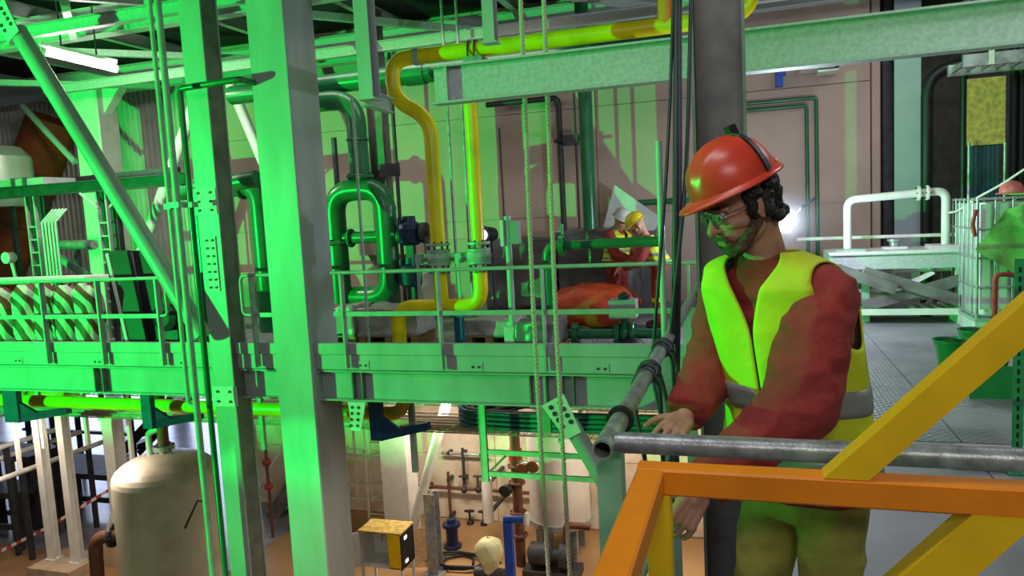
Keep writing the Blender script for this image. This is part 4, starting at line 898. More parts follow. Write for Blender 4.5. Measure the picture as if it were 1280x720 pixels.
dp = MB().prism([(xa, 10.5, z0), (xa-.3, 10.2, z0), (xa-.3, 10.2, z1-.03), (xa, 10.5, z1-.03)], (0, .02, 0)).build('door', 'white', t)
# chipboard sheets leaning
P = [at(490, 706, Y=11.4), at(545, 676, Y=11.8), at(545, 648, Y=11.8), at(490, 690, Y=11.4)]
t = thing('board_offcut', 'pale board offcut leaning low beside the short stub post', 'board', V((P[0].x, 11.5, ZL))); MB().prism([V((P[0].x, 11.3, ZL)), V((P[1].x, 11.5, ZL)), V((P[1].x, 11.7, ZL+.7)), V((P[0].x, 11.5, ZL+.5))], (0, .02, 0)).build('board', 'wood', t)
# wall pipes with valves
def wallpipe(p, q, r_, label, m='rust', Y=13.4, valves=()):
    a, b = at(*p, Y=Y), at(*q, Y=Y); b.z = a.z if abs(p[0]-q[0]) > abs(p[1]-q[1]) else b.z
    if abs(p[0]-q[0]) <= abs(p[1]-q[1]): b.x = a.x
    t = thing('wall_pipe', label, 'pipe', (a+b)/2 if b.z == a.z else (a if a.z < b.z else b))
    MB().tube([a, b], r_, 10).build('pipe_run', m, t)
    for px, py, mm in valves:
        c0 = at(px, py, Y=Y-.02); v = MB().ball(c0, (r_*1.9, r_*1.9, r_*2.2), 10, 6).build('valve_body', mm, t); MB().tube([c0, c0+V((0, -.02, .26))], r_*.5, 8).build('stem', mm, v); MB().disc(c0+V((0, -.02, .28)), (0, .2, 1), r_*2.6, .025).build('hand_wheel', mm, v)
    for k in (.15, .85):
        c0 = a+(b-a)*k; MB().box((c0.x-.03, c0.y-.03, c0.z-.03), (c0.x+.03, 13.6, c0.z+.03)).build('wall_bracket', 'dark', t)
wallpipe((508, 606), (705, 600), .035, 'brown level pipe high on the lower wall', valves=[(580, 612, 'dark'), (598, 612, 'dark')])
wallpipe((530, 656), (700, 668), .04, 'brown level pipe low on the lower wall with two hand valves', valves=[(588, 655, 'black'), (605, 656, 'black')])
wallpipe((578, 560), (580, 605), .03, 'short brown drop pipe on the lower wall', 'dark')
wallpipe((608, 598), (612, 652), .1, 'white flanged drop pipe below the green tray frame', 'white', 12.6)
wallpipe((552, 566), (610, 563), .03, 'thin pale pipe on the upper part of the lower wall', 'steel')
xr = at(648, 640, Y=11.9).x
t = thing('riser_pipe', 'red brown riser pipe with valves before the silver tank', 'pipe', (xr, 11.9, ZL))
MB().tube([(xr, 11.9, ZL), (xr, 11.9, ZT-.25)], .09, 14).build('pipe_run', 'rust', t)
for py in (582, 603, 640, 668): flange(t, (xr, 11.9, at(648, py, Y=11.9).z), (0, 0, 1), .15, .04, 6, 'rust')
for px, py, mm in ((655, 585, 'steel'), (668, 582, 'steel'), (634, 612, 'black')):
    c0 = at(px, py, Y=11.7); v = MB().ball(c0, (.1, .09, .1), 10, 6).build('valve_body', mm, t); MB().tube([c0, V((xr, 11.9, c0.z))], .035, 8).build('branch', mm, v); MB().disc(c0+V((.0, -.13, .02)), (0, 1, .2), .11, .03).build('hand_wheel', 'redpaint' if mm == 'steel' else mm, v)
c0 = at(652, 575, Y=11.8); MB().lathe(V((xr, 11.9, c0.z-.05)), (0, 0, 1), [(0, .12), (.2, .12), (.24, .05)], 12).build('red_cap', 'redpaint', t)
# silver tank
xa, xb = at(668, 620, Y=12.6).x, at(732, 620, Y=12.6).x; xm = (xa+xb)/2; Rs = (xb-xa)/2*1.15; zb_ = at(690, 672, Y=12.6-Rs).z
t = thing('silver_tank', 'silver upright tank on legs behind the ropes on the lower floor', 'tank', (xm, 12.6, ZL))
MB().lathe((xm, 12.6, zb_), (0, 0, 1), [(0, Rs*.7), (.12, Rs), (2.3, Rs), (2.42, Rs*.8)], 36).build('shell', 'clad', t)
MB().lathe((xm, 12.6, zb_+.1), (0, 0, 1), [(0, Rs+.03), (.1, Rs+.03)], 36).build('base_ring', 'steel', t)
for k in range(4):
    a = math.pi/4+k*math.pi/2; MB().box((xm+Rs*.8*math.cos(a)-.06, 12.6+Rs*.8*math.sin(a)-.06, ZL), (xm+Rs*.8*math.cos(a)+.06, 12.6+Rs*.8*math.sin(a)+.06, zb_+.1)).build('leg', 'steel', t)
# pump under plastic, blue stand, blue bollard
c0 = at(612, 700, Y=10.9); zc = at(612, 690, Y=10.9).z
t = thing('wrapped_pump', 'pump head bagged in yellowish plastic on the lower floor', 'pump', (c0.x, 10.9, ZL))
b = MB().loft([((c0.x, 10.9, zc+z), (r_, 0, 0), (0, r_, 0)) for z, r_ in ((-.42, .06), (-.36, .1), (-.3, .12), (-.2, .14), (-.1, .2), (.02, .23), (.14, .21), (.22, .12), (.24, .03))], 24)
o = b.build('plastic_hood', mat('yellow_plastic_film', 'd8d6a0', .35, bump=.5, bscale=20), t); crumple(o, .03, 8, 3, .015)
MB().lathe((c0.x, 10.9, ZL), (0, 0, 1), [(0, .2), (.05, .2), (.06, .07), (zc-ZL-.3, .07)], 14).build('pump_body', 'dark', t); MB().lathe((c0.x-.25, 10.9, ZL+.3), (1, 0, 0), [(0, .12), (.5, .12)], 14).build('casing', 'dark', t)
xs = at(637, 690, Y=10.2).x; zt_ = at(634, 652, Y=10.2).z
t = thing('blue_stand', 'bright blue steel stand with a short arm on the lower floor', 'stand', (xs, 10.2, ZL))
MB().cbar((xs, 10.2, ZL), (xs, 10.2, zt_), .13, .13, .01, up=(0, 1, 0)).build('upright', 'bblue', t); MB().tube([(xs-.06, 10.2, zt_+.03), (xs+.3, 10.2, zt_+.06)], .055, 12).build('arm', 'bblue', t)
MB().disc((xs+.3, 10.2, zt_+.06), (1, 0, 0), .11, .04).build('arm_plate', 'white', t); MB().box((xs-.16, 10.04, ZL), (xs+.16, 10.36, ZL+.03)).build('base_plate', 'bblue', t)
c0 = at(566, 684, Z=ZL+.0); t = thing('blue_bollard', 'small dark blue bolted bollard against the lower wall', 'bollard', (c0.x, c0.y, ZL))
MB().lathe((c0.x, c0.y, ZL), (0, 0, 1), [(0, .17), (.05, .17), (.06, .11), (.4, .11), (.41, .17), (.47, .17)], 16, False).build('body', 'navy', t); MB().lathe((c0.x, c0.y, ZL+.47), (0, 0, 1), [(0, .08), (.08, .08)], 6, False).build('cap_nut', 'navy', t)
c0 = at(690, 718, Z=ZL); t = thing('pump_set', 'dark greasy pump set under the silver tank', 'pump', (c0.x, c0.y, ZL))
MB().lathe((c0.x-.4, c0.y, ZL+.35), (1, 0, 0), [(0, .1), (.05, .2), (.4, .2), (.45, .12), (.55, .12), (.58, .24), (.75, .24), (.8, .1)], 16).build('motor_body', 'dark', t); MB().box((c0.x-.45, c0.y-.25, ZL), (c0.x+.5, c0.y+.25, ZL+.14)).build('bedplate', 'dark', t); MB().tube([(c0.x+.28, c0.y, ZL+.5), (c0.x+.28, c0.y, ZL+.9), (c0.x+.7, c0.y, ZL+.9)], .06, 10, bend=.1).build('outlet', 'rust', t)
# a few more pipes and hoses by the silver tank
wallpipe((706, 640), (722, 640), .05, 'stubby pale pipe low beside the silver tank', 'steel', 13.2)
wallpipe((560, 590), (562, 655), .03, 'upright brown pipe on the lower wall left of the hand valves', 'rust', 13.35)
wallpipe((706, 575), (709, 690), .04, 'upright grey pipe right of the silver tank', 'steel', 13.3)
P = [V((at(575, 706, Z=ZL).x+.25*math.cos(q*.9)*(1+.1*q), at(575, 706, Z=ZL).y+.3*math.sin(q*.9), ZL+.03+.004*q)) for q in range(22)]
MB().tube(P, .022, 8, bend=.08).build('hose', 'black', label='coiled black hose lying on the sandy lower floor', cat='hose')
# between the two big columns: stair flank and a chain of small valves
a = at(340, 720, Y=12.9)
t = thing('steel_stair', 'pale stair with dark stringer seen between the two big columns', 'stair', V((a.x, 12.9, ZL)))
p0, p1 = at(328, 668, Y=12.9), at(368, 600, Y=12.9)
d = (p1-p0)
MB().bar(p0-d*.7, p1+d*.4, .06, .28).build('stringer', 'web', t); MB().bar(p0-d*.7+V((0, .7, 0)), p1+d*.4+V((0, .7, 0)), .06, .28).build('stringer', 'web', t)
for k in range(6): c0 = p0-d*.6+d*(k*.32)+V((0, .35, .06)); MB().box(c0-V((.16, .33, .02)), c0+V((.16, .33, .02))).build('tread', 'white', t)
MB().tube([p0-d*.5+V((0, 0, 1.0)), p1+d*.4+V((0, 0, 1.0))], .03, 8).build('stair_rail', 'white', t)
xr = at(337, 620, Y=12.0).x
t = thing('riser_pipe', 'thin rusty riser with small valves seen between the two big columns', 'pipe', (xr, 12.0, ZL))
MB().tube([(xr, 12.0, ZL), (xr, 12.0, ZT-.1)], .03, 8).build('pipe_run', 'rust', t)
for py in (578, 608, 676): c0 = at(337, py, Y=12.0); MB().ball((xr, 12.0, c0.z), (.09, .09, .08), 10, 6).build('valve_body', 'redpaint', t)
# ================================================================== the floodlight itself (left of the frame)
gd = V((.75, .55, 0)).normalized(); gs = V((gd.y, -gd.x, 0))
t = thing('floodlight', 'work floodlight on a tripod with an added light blocker', 'lamp', V((GL.x, GL.y, ZL)))
MB().prism([GL-gd*.25+gs*.25-V((0, 0, .25)), GL-gd*.25-gs*.25-V((0, 0, .25)), GL-gd*.25-gs*.25+V((0, 0, .25)), GL-gd*.25+gs*.25+V((0, 0, .25))], gd*.12).build('housing', 'black', t)
edge = [(-50, .5), (6.0, .5), (6.6, -.095), (7.9, -.095), (8.4, -.042), (14, -.045), (18, -.08), (23, -.15), (28, -.165), (33, -.2), (40, -.27), (60, -.3), (110, -.3)]  # added blocker plate, edge shaped by direction to stop green light
bd = MB()
O_ = [GL+V((math.cos(R(q)), math.sin(R(q)), s_))*.8 for q, s_ in edge]; I_ = [GL+V((math.cos(R(q))*.1, math.sin(R(q))*.1, -.09)) for q, s_ in edge]
for k in range(len(edge)-1): bd.prism([I_[k], I_[k+1], O_[k+1], O_[k]], (0, 0, -.008))
bd.build('light_blocker', 'black', t)
for k in range(3):
    a = 2*math.pi*k/3; MB().tube([GL-gd*.2-V((0, 0, .3)), V((GL.x+.7*math.cos(a), GL.y+.7*math.sin(a), ZL))], .025, 8).build('tripod_leg', 'black', t)
# ================================================================== right: pipe skid with welding
Y = 10.6; S = lambda x, y, Y_=Y: at(x, y, Y=Y_)
zt = S(1130, 313).z; zb = S(1130, 388).z; xa, xb = S(1036, 320).x, S(1228, 320).x
t = thing('pipe_skid', 'low steel skid of crossed braces under the white pipe arch', 'skid', ((xa+xb)/2, Y+.3, 0))
MB().box((xa, Y-.05, zt-.03), (xb, Y+.8, zt)).build('top_plate', 'white', t)
MB().ibeam((xa, Y, zt-.13), (xb, Y, zt-.13), .2, .1).build('edge_beam', 'beam', t); MB().ibeam((xa, Y+.75, zt-.13), (xb, Y+.75, zt-.13), .2, .1).build('edge_beam', 'beam', t)
for p, q, yo in (((1078, 383), (1228, 342), -.1), ((1080, 340), (1215, 380), -.15), ((1046, 336), (1120, 362), -.2)):
    a, b = S(*p, Y+yo), S(*q, Y+yo); MB().bar(a, b, .03, .14, up=(0, 0, 1)).build('cross_brace', 'web', t)
for px in (1082, 1199): x = S(px, 370).x; MB().box((x-.04, Y-.04, 0), (x+.04, Y+.04, zt-.23)).build('leg', 'gtube', t); MB().box((x-.04, Y+.7, 0), (x+.04, Y+.78, zt-.23)).build('leg', 'gtube', t)
lt = MB().box((S(1072, 380).x, Y-.2, zb-.03), (S(1202, 380).x, Y+.7, zb)).build('drip_tray', 'steel', t)
MB().box((S(1072, 380).x, Y-.21, zb-.03), (S(1202, 380).x, Y-.2, zb+.05)).build('tray_lip', 'white', lt)
for k in range(5): MB().box((S(1140, 380).x+k*.14, Y-.15, zb+.001), (S(1140, 380).x+k*.14+.05, Y+.6, zb+.03)).build('tray_slat', 'white', lt)
for i, (py, rr_) in enumerate(((338, .05), (366, .03), (374, .045))):
    z = S(1130, py).z; p = MB().tube([(S(1050, py).x, Y+.25, z), (S(1205, py).x, Y+.25, z)], rr_, 10).build('skid_pipe', 'white', t)
    for px in (1086, 1120, 1168): MB().disc((S(px, py).x, Y+.25, z), (1, 0, 0), rr_*1.9, .05, 12).build('coupling', 'white', p)
a, b = S(1142, 352), S(1165, 340); MB().bar(a, b, .3, .02).build('loose_plate', 'white', t)
arch = pipe('white pipe arch with a bolted joint above the welding skid', [([(S(1062, 309).x, Y+.2, zt), (S(1062, 309).x, Y+.2, S(1060, 250).z), (S(1187, 300).x, Y+.2, S(1187, 241).z+.03), (S(1187, 300).x, Y+.2, zt)], .052)], (S(1062, 309).x, Y+.2, zt), 'white', n=14, bend=.12)
c0 = V((S(1158, 243).x, Y+.2, S(1158, 243).z+.02))
for dx in (-.05, .05): flange(arch, c0+V((dx, 0, 0)), (1, 0, -.02), .095, .035, 6, 'white')
MB().box((S(1187, 300).x-.2, Y, zt), (S(1187, 300).x+.6, Y+.4, zt+.05)).build('foot_plate', 'white', arch)
cq = conduit([(S(1000, 299).x, Y+.7, S(1000, 299, Y+.7).z), (S(1226, 291).x, Y+.7, S(1226, 292, Y+.7).z)], .025, 'long thin white pipe behind the white arch', 'white', bend=0)
for px in (1070, 1200): xx = S(px, 296).x; MB().box((xx-.02, Y+.68, zt), (xx+.02, Y+.72, S(px, 297, Y+.7).z)).build('pipe_leg', 'white', cq)
c0 = S(1118, 306, Y+.4); t = thing('pipe_fitting', 'small white pipe fitting sitting on the skid top inside the arch', 'fitting', V((c0.x, Y+.4, zt)))
MB().box((c0.x-.14, Y+.3, zt), (c0.x+.14, Y+.5, zt+.03)).build('base', 'white', t); MB().lathe((c0.x, Y+.4, zt+.03), (0, 0, 1), [(0, .06), (.06, .06), (.07, .09), (.1, .09), (.11, .03)], 12).build('stub', 'steel', t)
c0 = S(1060, 307, Y+.1); MB().box((c0.x-.16, Y-.03, zt), (c0.x+.2, Y+.15, zt+.035)).build('clamp_plate', 'gtube', label='flat green clamp plate at the left foot of the white arch', cat='clamp')
# welding arc
w0 = at(983, 281, Y=9.7)
t = thing('welding_torch', 'blinding blue white welding arc behind the worker’s neck'.replace('’', "'"), 'welding arc', V((w0.x, 9.7, w0.z-.1)))
MB().ball(w0, .085, 14, 10).build('arc_flash', 'arc', t); MB().tube([w0+V((.02, .02, .03)), w0+V((.18, .1, .2))], .006, 6).build('electrode', 'steel', t); MB().tube([w0+V((.17, .1, .19)), w0+V((.34, .2, .3))], .02, 8).build('holder', 'black', t)
MB().box(w0+V((-.4, .05, -.09)), w0+V((.04, .2, -.055))).build('work_piece', 'steel', t)
MB().box((w0.x-.3, 9.8, 0), (w0.x-.22, 9.88, w0.z-.09)).build('work_stand', 'steel', t)
light('welding_arc_light', 'POINT', w0+V((0, -.16, .1)), 140, (0.75, 0.85, 1.0), shadow_soft_size=.04)
sm = bpy.data.materials.new('arc_glow_fume'); sm.use_nodes = True; nt = sm.node_tree; nt.nodes.remove(nt.nodes['Principled BSDF'])
vsn = nt.nodes.new('ShaderNodeVolumeScatter'); vsn.inputs['Color'].default_value = (.85, .92, 1, 1); nt.links.new(vsn.outputs[0], nt.nodes['Material Output'].inputs['Volume'])
tcn = nt.nodes.new('ShaderNodeTexCoord'); mpn = nt.nodes.new('ShaderNodeMapping'); mpn.inputs['Scale'].default_value = (1.7, 1.7, 1.7); grn = nt.nodes.new('ShaderNodeTexGradient'); grn.gradient_type = 'SPHERICAL'
pwn = nt.nodes.new('ShaderNodeMath'); pwn.operation = 'POWER'; pwn.inputs[1].default_value = 1.6; mun = nt.nodes.new('ShaderNodeMath'); mun.operation = 'MULTIPLY'; mun.inputs[1].default_value = 0.11
nt.links.new(tcn.outputs['Object'], mpn.inputs[0]); nt.links.new(mpn.outputs[0], grn.inputs[0]); nt.links.new(grn.outputs['Fac'], pwn.inputs[0]); nt.links.new(pwn.outputs[0], mun.inputs[0]); nt.links.new(mun.outputs[0], vsn.inputs['Density'])
MB().ball(w0, (.58, .58, .58), 20, 12).build('arc_glow_smoke', sm, label='thin smoke volume added for the glow around the bright arc', cat='smoke', kind='stuff', org=w0)  # smoke ball added so the arc gets a halo of light
# ================================================================== intermediate tank with tarpaulin
Yt = 9.7; xa = at(1221, 330, Y=Yt).x; xb = xa+1.05; zt_ = at(1235, 247, Y=Yt).z
t = thing('bulk_container', 'white bulk liquid container in a steel cage at the right edge', 'container', ((xa+xb)/2, Yt+.55, 0))
MB().cbar(((xa+xb)/2, Yt+.55, .2), ((xa+xb)/2, Yt+.55, zt_-.06), 1.0, 1.0, .08, up=(0, 1, 0)).build('inner_tank', 'ibc', t)
for k in range(6): MB().cbox((xa+.09+k*.17, Yt+.035, (zt_+.2)/2), (.1, .03, zt_-.34)).build('tank_rib', 'ibc', t)
cg = MB()
for k in range(7):
    for y in (Yt, Yt+1.1): cg.tube([(xa+.01+k*.172, y, .15), (xa+.01+k*.172, y, zt_)], .011, 6)
    for x in (xa, xb): cg.tube([(x, Yt+k*.183, .15), (x, Yt+k*.183, zt_)], .011, 6)
for k in range(5):
    z = .2+(zt_-.22)*k/4
    for p, q in (((xa, Yt, z), (xb, Yt, z)), ((xa, Yt+1.1, z), (xb, Yt+1.1, z)), ((xa, Yt, z), (xa, Yt+1.1, z)), ((xb, Yt, z), (xb, Yt+1.1, z))): cg.tube([p, q], .013, 6)
cg.build('cage', 'steel', t, kind='stuff')
for k in range(3): MB().box((xa-.02+k*.48, Yt-.03, 0), (xa+.1+k*.48, Yt+1.13, .13)).build('pallet_bearer', 'ibc', t)
MB().box((xa-.02, Yt-.03, .13), (xb+.02, Yt+1.13, .17)).build('pallet_deck', 'gtube', t)
zz = at(1216, 280, Y=Yt-.03).z
MB().tube([(xa-.03, Yt-.03, zz-.14), (xa-.06, Yt-.05, zz), (xa-.02, Yt-.03, zz+.16)], .022, 8).build('red_handle', 'redpaint', t)
# tarpaulin draped over its corner
n = 18; Pt = []; quad = [at(1217, 312, Y=Yt-.12), at(1257, 262, Y=Yt-.02), at(1330, 238, Y=Yt-.02), at(1330, 378, Y=Yt-.2)]
b = MB()
for k in range(2):
    for i in range(n+1):
        for j in range(n+1):
            u, v_ = i/n, j/n; p = quad[0]*(1-u)*(1-v_)+quad[1]*(1-u)*v_+quad[2]*u*v_+quad[3]*u*(1-v_)
            f = .05*noise.noise(V((u*5, v_*5, 1.3)))+.04*math.sin(u*9+v_*4)*(1-v_)+.02*noise.noise(V((u*14, v_*14, 3)))
            Pt.append(p+V((0, -.05-f+.012*k, .03*noise.noise(V((u*3, v_*6, 8)))*(1-v_))))
m1 = (n+1)*(n+1)
fs = [(i*(n+1)+j, i*(n+1)+j+1, (i+1)*(n+1)+j+1, (i+1)*(n+1)+j) for i in range(n) for j in range(n)]
b.add(Pt, fs+[tuple(x+m1 for x in f[::-1]) for f in fs], True)
# top flap lying on the container
b.box((xa+.45, Yt-.02, zt_+.012), (xb+.05, Yt+.7, zt_+.03))
b.build('tarpaulin', 'gtarp', label='crumpled green tarpaulin draped over the caged container', cat='tarpaulin')
def hard_hat(c, r_, yaw, pit, m, name=None, label=None, cat=None, parent=None, roll=0.0):
    M = Matrix.Rotation(yaw, 3, 'Z') @ Matrix.Rotation(pit, 3, 'Y') @ Matrix.Rotation(roll, 3, 'X')
    return helmet(V(c), M, r_, m, name, label, cat, parent)
def helmet(c, M, r_, m, name, label=None, cat=None, parent=None):
    """shell: dome with ribs, a flared rim and a front peak (+x is forward); r_ = dome half length"""
    b = MB(); n, mm = 48, 18; P = []
    for i in range(mm+1):
        a = math.pi/2*i/mm
        for k in range(n):
            t = 2*math.pi*k/n; cx, sy = math.cos(t), math.sin(t)
            rx, ry, rz = r_, r_*.84, r_*.98
            p = V((rx*math.cos(a)**.9*cx if math.cos(a) > 0 else 0, ry*math.cos(a)**.9*sy, rz*math.sin(a)))
            rib = 0
            for off, hgt, wd in ((0, .035, .13), (.42, .022, .09), (-.42, .022, .09)):
                yy = p.y/ry
                rib = max(rib, hgt*math.exp(-((yy-off)/wd)**4))
            k_ = min(1, max(0, (p.z/rz-.25)/.2))
            p *= 1+rib*k_*1.0
            if i == 0: p.z -= .0
            P.append(p)
    fr = []   # rim and peak
    for (ex, dz) in ((0.0, 0.0), (.06, -.06), (.1, -.10), (.1, -.135), (-.03, -.10), (-.05, .02)):
        for k in range(n):
            t = 2*math.pi*k/n; cx, sy = math.cos(t), math.sin(t); pk = max(0, cx)**2.2*.30 if ex > .02 else 0
            bk = max(0, -cx)**2*.08 if ex > .02 else 0
            e = 1+ex+pk+bk
            fr.append(V((r_*e*cx, r_*.84*(1+ex)*sy, r_*(dz-pk*.28*0+ (-.05*pk)))))
    V_ = [c+M @ p for p in P]; b.add(V_, [(i*n+k, i*n+(k+1) % n, (i+1)*n+(k+1) % n, (i+1)*n+k) for i in range(mm) for k in range(n)], True)
    V_ = [c+M @ p for p in fr]; b.add(V_, [(i*n+k, i*n+(k+1) % n, (i+1)*n+(k+1) % n, (i+1)*n+k) for i in range(5) for k in range(n)], True)
    # inner lining so the shell is not paper thin
    V_ = [c+M @ (p*.955) for p in P]; b.add(V_, [(i*n+k, (i+1)*n+k, (i+1)*n+(k+1) % n, i*n+(k+1) % n) for i in range(mm) for k in range(n)], True)
    return b.build(name, m, parent, label, cat)
c0 = at(1270, 238, Y=Yt+.1); hard_hat((c0.x, Yt+.25, zt_+.05), .13, R(200), R(0), 'phelmet', 'hard_hat', 'pinkish hard hat lying on top of the caged container', 'helmet')
# white cord from the arch
P = [V((S(1189, 266).x, Y+.1, S(1189, 266).z)), at(1198, 264, Y=10.4), at(1216, 250, Y=10.2), at(1250, 232, Y=10.0), at(1292, 204, Y=9.6)]
MB().tube(P, .014, 8, bend=.15).build('cord', 'white', label='white cord strung from the arch up to the right edge', cat='cord')
# ================================================================== far right, before the recess wall
def vert(px0, px1, Y, m, label, dep=.3, name='steel_column', z0=0.0, z1=5.3, H=False, cat='column'):
    a, b = at(px0, 200, Y=Y).x, at(px1, 200, Y=Y).x; t = thing(name, label, cat, ((a+b)/2, Y+dep/2, z0))
    if H: MB().ibeam(((a+b)/2, Y+dep/2, z0), ((a+b)/2, Y+dep/2, z1), dep, b-a, .02, .015, up=(0, 1, 0)).build('shaft', m, t)
    else: MB().cbar(((a+b)/2, Y+dep/2, z0), ((a+b)/2, Y+dep/2, z1), b-a, dep, .015, up=(0, 1, 0)).build('shaft', m, t)
    return t
vert(1089, 1101, 13.1, 'wall', 'narrow pale pilaster at the end of the back wall', .25, 'pilaster', z0=-.3)
vert(1102, 1117, 13.3, 'dark', 'dark strip column between pilaster and bluish column', .3, z0=-.3)
vert(1118, 1151, 13.0, 'bluegrey', 'wide bluish grey column right of the back wall', .45, z0=-.3, H=True)
p0 = at(1158, 250, Y=13.0); 
pipe('thick black pipe rising beside the bluish column and arching right', [([(p0.x, 13.0, -.3), (p0.x, 13.0, at(1158, 88, Y=13).z), (p0.x+1.2, 13.0, at(1158, 82, Y=13).z)], .085)], (p0.x, 13.0, -.3), 'blackpipe', bend=.4)
p0 = at(1206, 200, Y=13.0)
for i, (px, r_, lab, m) in enumerate(((1204, .05, 'black upright pipe left of the plywood sheet', 'blackpipe'), (1266, .05, 'black upright pipe right of the plywood sheet', 'blackpipe'), (1276, .05, 'black upright pipe at the right picture edge', 'blackpipe'), (1211, .02, 'thin grey rod along the teal sheet left side', 'steel'), (1256, .02, 'thin grey rod along the teal sheet right side', 'steel'))):
    x = at(px, 200, Y=12.6 if i < 3 else 11.9).x; yy = 12.6 if i < 3 else 11.9; conduit([(x, yy, -.1), (x, yy, 4.4 if i < 3 else at(px, 178, Y=11.9).z)], r_, lab, m, bend=0)
x0, x1 = at(1209, 140, Y=12.0).x, at(1257, 140, Y=12.0).x; za, zb_ = at(1230, 97, Y=12.0).z, at(1230, 181, Y=12.0).z; zc = at(1230, 300, Y=12.0).z
t = thing('plywood_sheet', 'yellowish plywood sheet fixed above dark teal strips at far right', 'board', ((x0+x1)/2, 12.0, zb_)); MB().box((x0, 12.0, zb_), (x1, 12.03, za)).build('sheet', 'osb', t)
t = thing('strip_curtain', 'dark teal ribbed sheet hanging below the plywood', 'curtain', ((x0+x1)/2, 12.05, -.1))
for k in range(7): xx = x0+.05+(x1-x0-.1)*k/7; MB().box((xx, 12.05+.01*(k % 2), -.1), (xx+(x1-x0-.1)/7-.008, 12.08+.01*(k % 2), zb_)).build('strip', 'teal', t)
# overhead grating stair at the top right
a = at(1204, 84, Y=11.6); z = a.z
t = thing('grating_platform', 'grey grating platform with railings under the roof at top right', 'platform', (a.x+.9, 12.0, z))
MB().box((a.x, 11.6, z), (a.x+2.2, 11.66, z+.16)).build('edge_beam', 'steel', t); MB().box((a.x, 12.4, z), (a.x+2.2, 12.46, z+.16)).build('edge_beam', 'steel', t)
for k in range(12): MB().box((a.x+.05+k*.18, 11.66, z+.05), (a.x+.09+k*.18, 12.4, z+.12)).build('grating_bar', 'steel', t)
for k in range(4): MB().box((a.x+.3+k*.5, 11.58, z), (a.x+.36+k*.5, 11.62, z+.75)).build('rail_post', 'white', t)
for zz in (.4, .7): MB().box((a.x, 11.585, z+zz), (a.x+2.2, 11.615, z+zz+.04)).build('rail', 'white', t)
for xx in (a.x+.15, a.x+2.0): MB().box((xx-.02, 12.0, z+.1), (xx+.02, 12.05, 5.3)).build('hanger_rod', 'dark', t)
# wall conduits right of the column
for k, (py0, px1, lab) in enumerate(((126, 1020, 'outer dark conduit bent down the right part of the back wall'), (136, 1008, 'inner dark conduit bent down the right part of the back wall'))):
    a, b = at(935, py0+5, Y=12.94), at(px1, py0-4, Y=12.94); conduit([(a.x-.3, 12.94, b.z), (b.x, 12.94, b.z), (b.x, 12.94, .3)], .03, lab, 'gpipe', bend=.06)
c0 = at(974, 98, Y=12.85); t = thing('wall_socket', 'small blue socket box high on the back wall', 'socket', V((c0.x, 12.9, c0.z-.12)))
MB().box((c0.x-.06, 12.8, c0.z-.12), (c0.x+.06, 13.0, c0.z+.05)).build('box', 'bblue', t); MB().box((c0.x-.04, 12.78, c0.z+.05), (c0.x+.1, 12.98, c0.z+.12)).build('lid', 'bblue', t)
a = at(1000, 88, Y=12.6); t = thing('service_hatch', 'bright open service fittings high on the wall below the green beam', 'fittings', V((a.x, 12.7, a.z-.1)))
for k, (dx, dz, w_, h_) in enumerate(((0, 0, .5, .05), (.05, .08, .4, .04), (.25, -.06, .3, .03), (.45, .02, .06, .22), (.55, .0, .05, .24))): MB().box((a.x+dx, 12.55, a.z+dz), (a.x+dx+w_, 12.98, a.z+dz+h_)).build('bracket', 'white', t)
c0 = at(876, 112, Y=12.7); MB().lathe((c0.x, 12.7, c0.z-.12), (0, 0, 1), [(0, .05), (.06, .09), (.2, .09), (.24, .05)], 12).build('wall_siren', 'navy', label='small dark blue siren on the wall left of the dark H column', cat='siren')
# ================================================================== floor things on the right
def bucket(px, py, r_, h_, label, m):
    c0 = at(px, py, Z=0); t = thing('bucket', label, 'bucket', (c0.x, c0.y, 0.004))
    MB().lathe((c0.x, c0.y, .004), (0, 0, 1), [(0, r_*.72), (h_, r_), (h_+.005, r_*1.1), (h_-.015, r_*1.1), (h_-.015, r_*.96), (.02, r_*.68), (.015, .001)], 24).build('pail', m, t)
    MB().tube([(c0.x+r_*math.cos(a), c0.y, h_-.03+.0*a-r_*.45*math.sin(a)) for a in [math.pi*k/10 for k in range(11)]], .005, 6).build('bail_handle', 'steel', t)
bucket(1189, 462, .145, .28, 'green bucket standing on the chequer plate floor', 'gplast')
bucket(1218, 446, .14, .27, 'dark green bucket behind the yellow brace', 'gplast')
c0 = at(1252, 492, Z=0); t = thing('storage_crate', 'green plastic crate of scrap on the floor under the yellow brace', 'crate', (c0.x, c0.y, 0))
for a_, b_ in (((-.28, -.2, .0), (.28, .2, .02)), ((-.28, -.2, .02), (.28, -.18, .26)), ((-.28, .18, .02), (.28, .2, .26)), ((-.28, -.18, .02), (-.26, .18, .26)), ((.26, -.18, .02), (.28, .18, .26))): MB().box(V(a_)+V((c0.x, c0.y, .004)), V(b_)+V((c0.x, c0.y, .004))).build('crate_wall', 'gplast', t)
t = thing('scrap_sheet', 'bent pale sheet scrap sticking out of the green crate', 'scrap', (c0.x, c0.y, .05))
for k in range(3): MB().bar((c0.x-.2+.12*k, c0.y-.05+.05*k, .04), (c0.x-.26+.2*k, c0.y-.12+.09*k, .42-.05*k), .09, .006, up=(0, 1, 0)).build('strip', 'white', t)
x = at(1271, 500, Y=4.85).x; t = thing('rack_upright', 'green slotted rack upright at the right edge', 'rack', (x, 4.85, 0))
for (a_, b_) in (((x-.028, 4.83, 0), (x+.028, 4.833, 1.25)), ((x+.025, 4.833, 0), (x+.028, 4.89, 1.25))): MB().box(a_, b_).build('angle_leg', 'tealrack', t)
sl = MB()
for k in range(22): sl.box((x-.006, 4.828, .06+k*.053), (x+.006, 4.831, .09+k*.053)); 
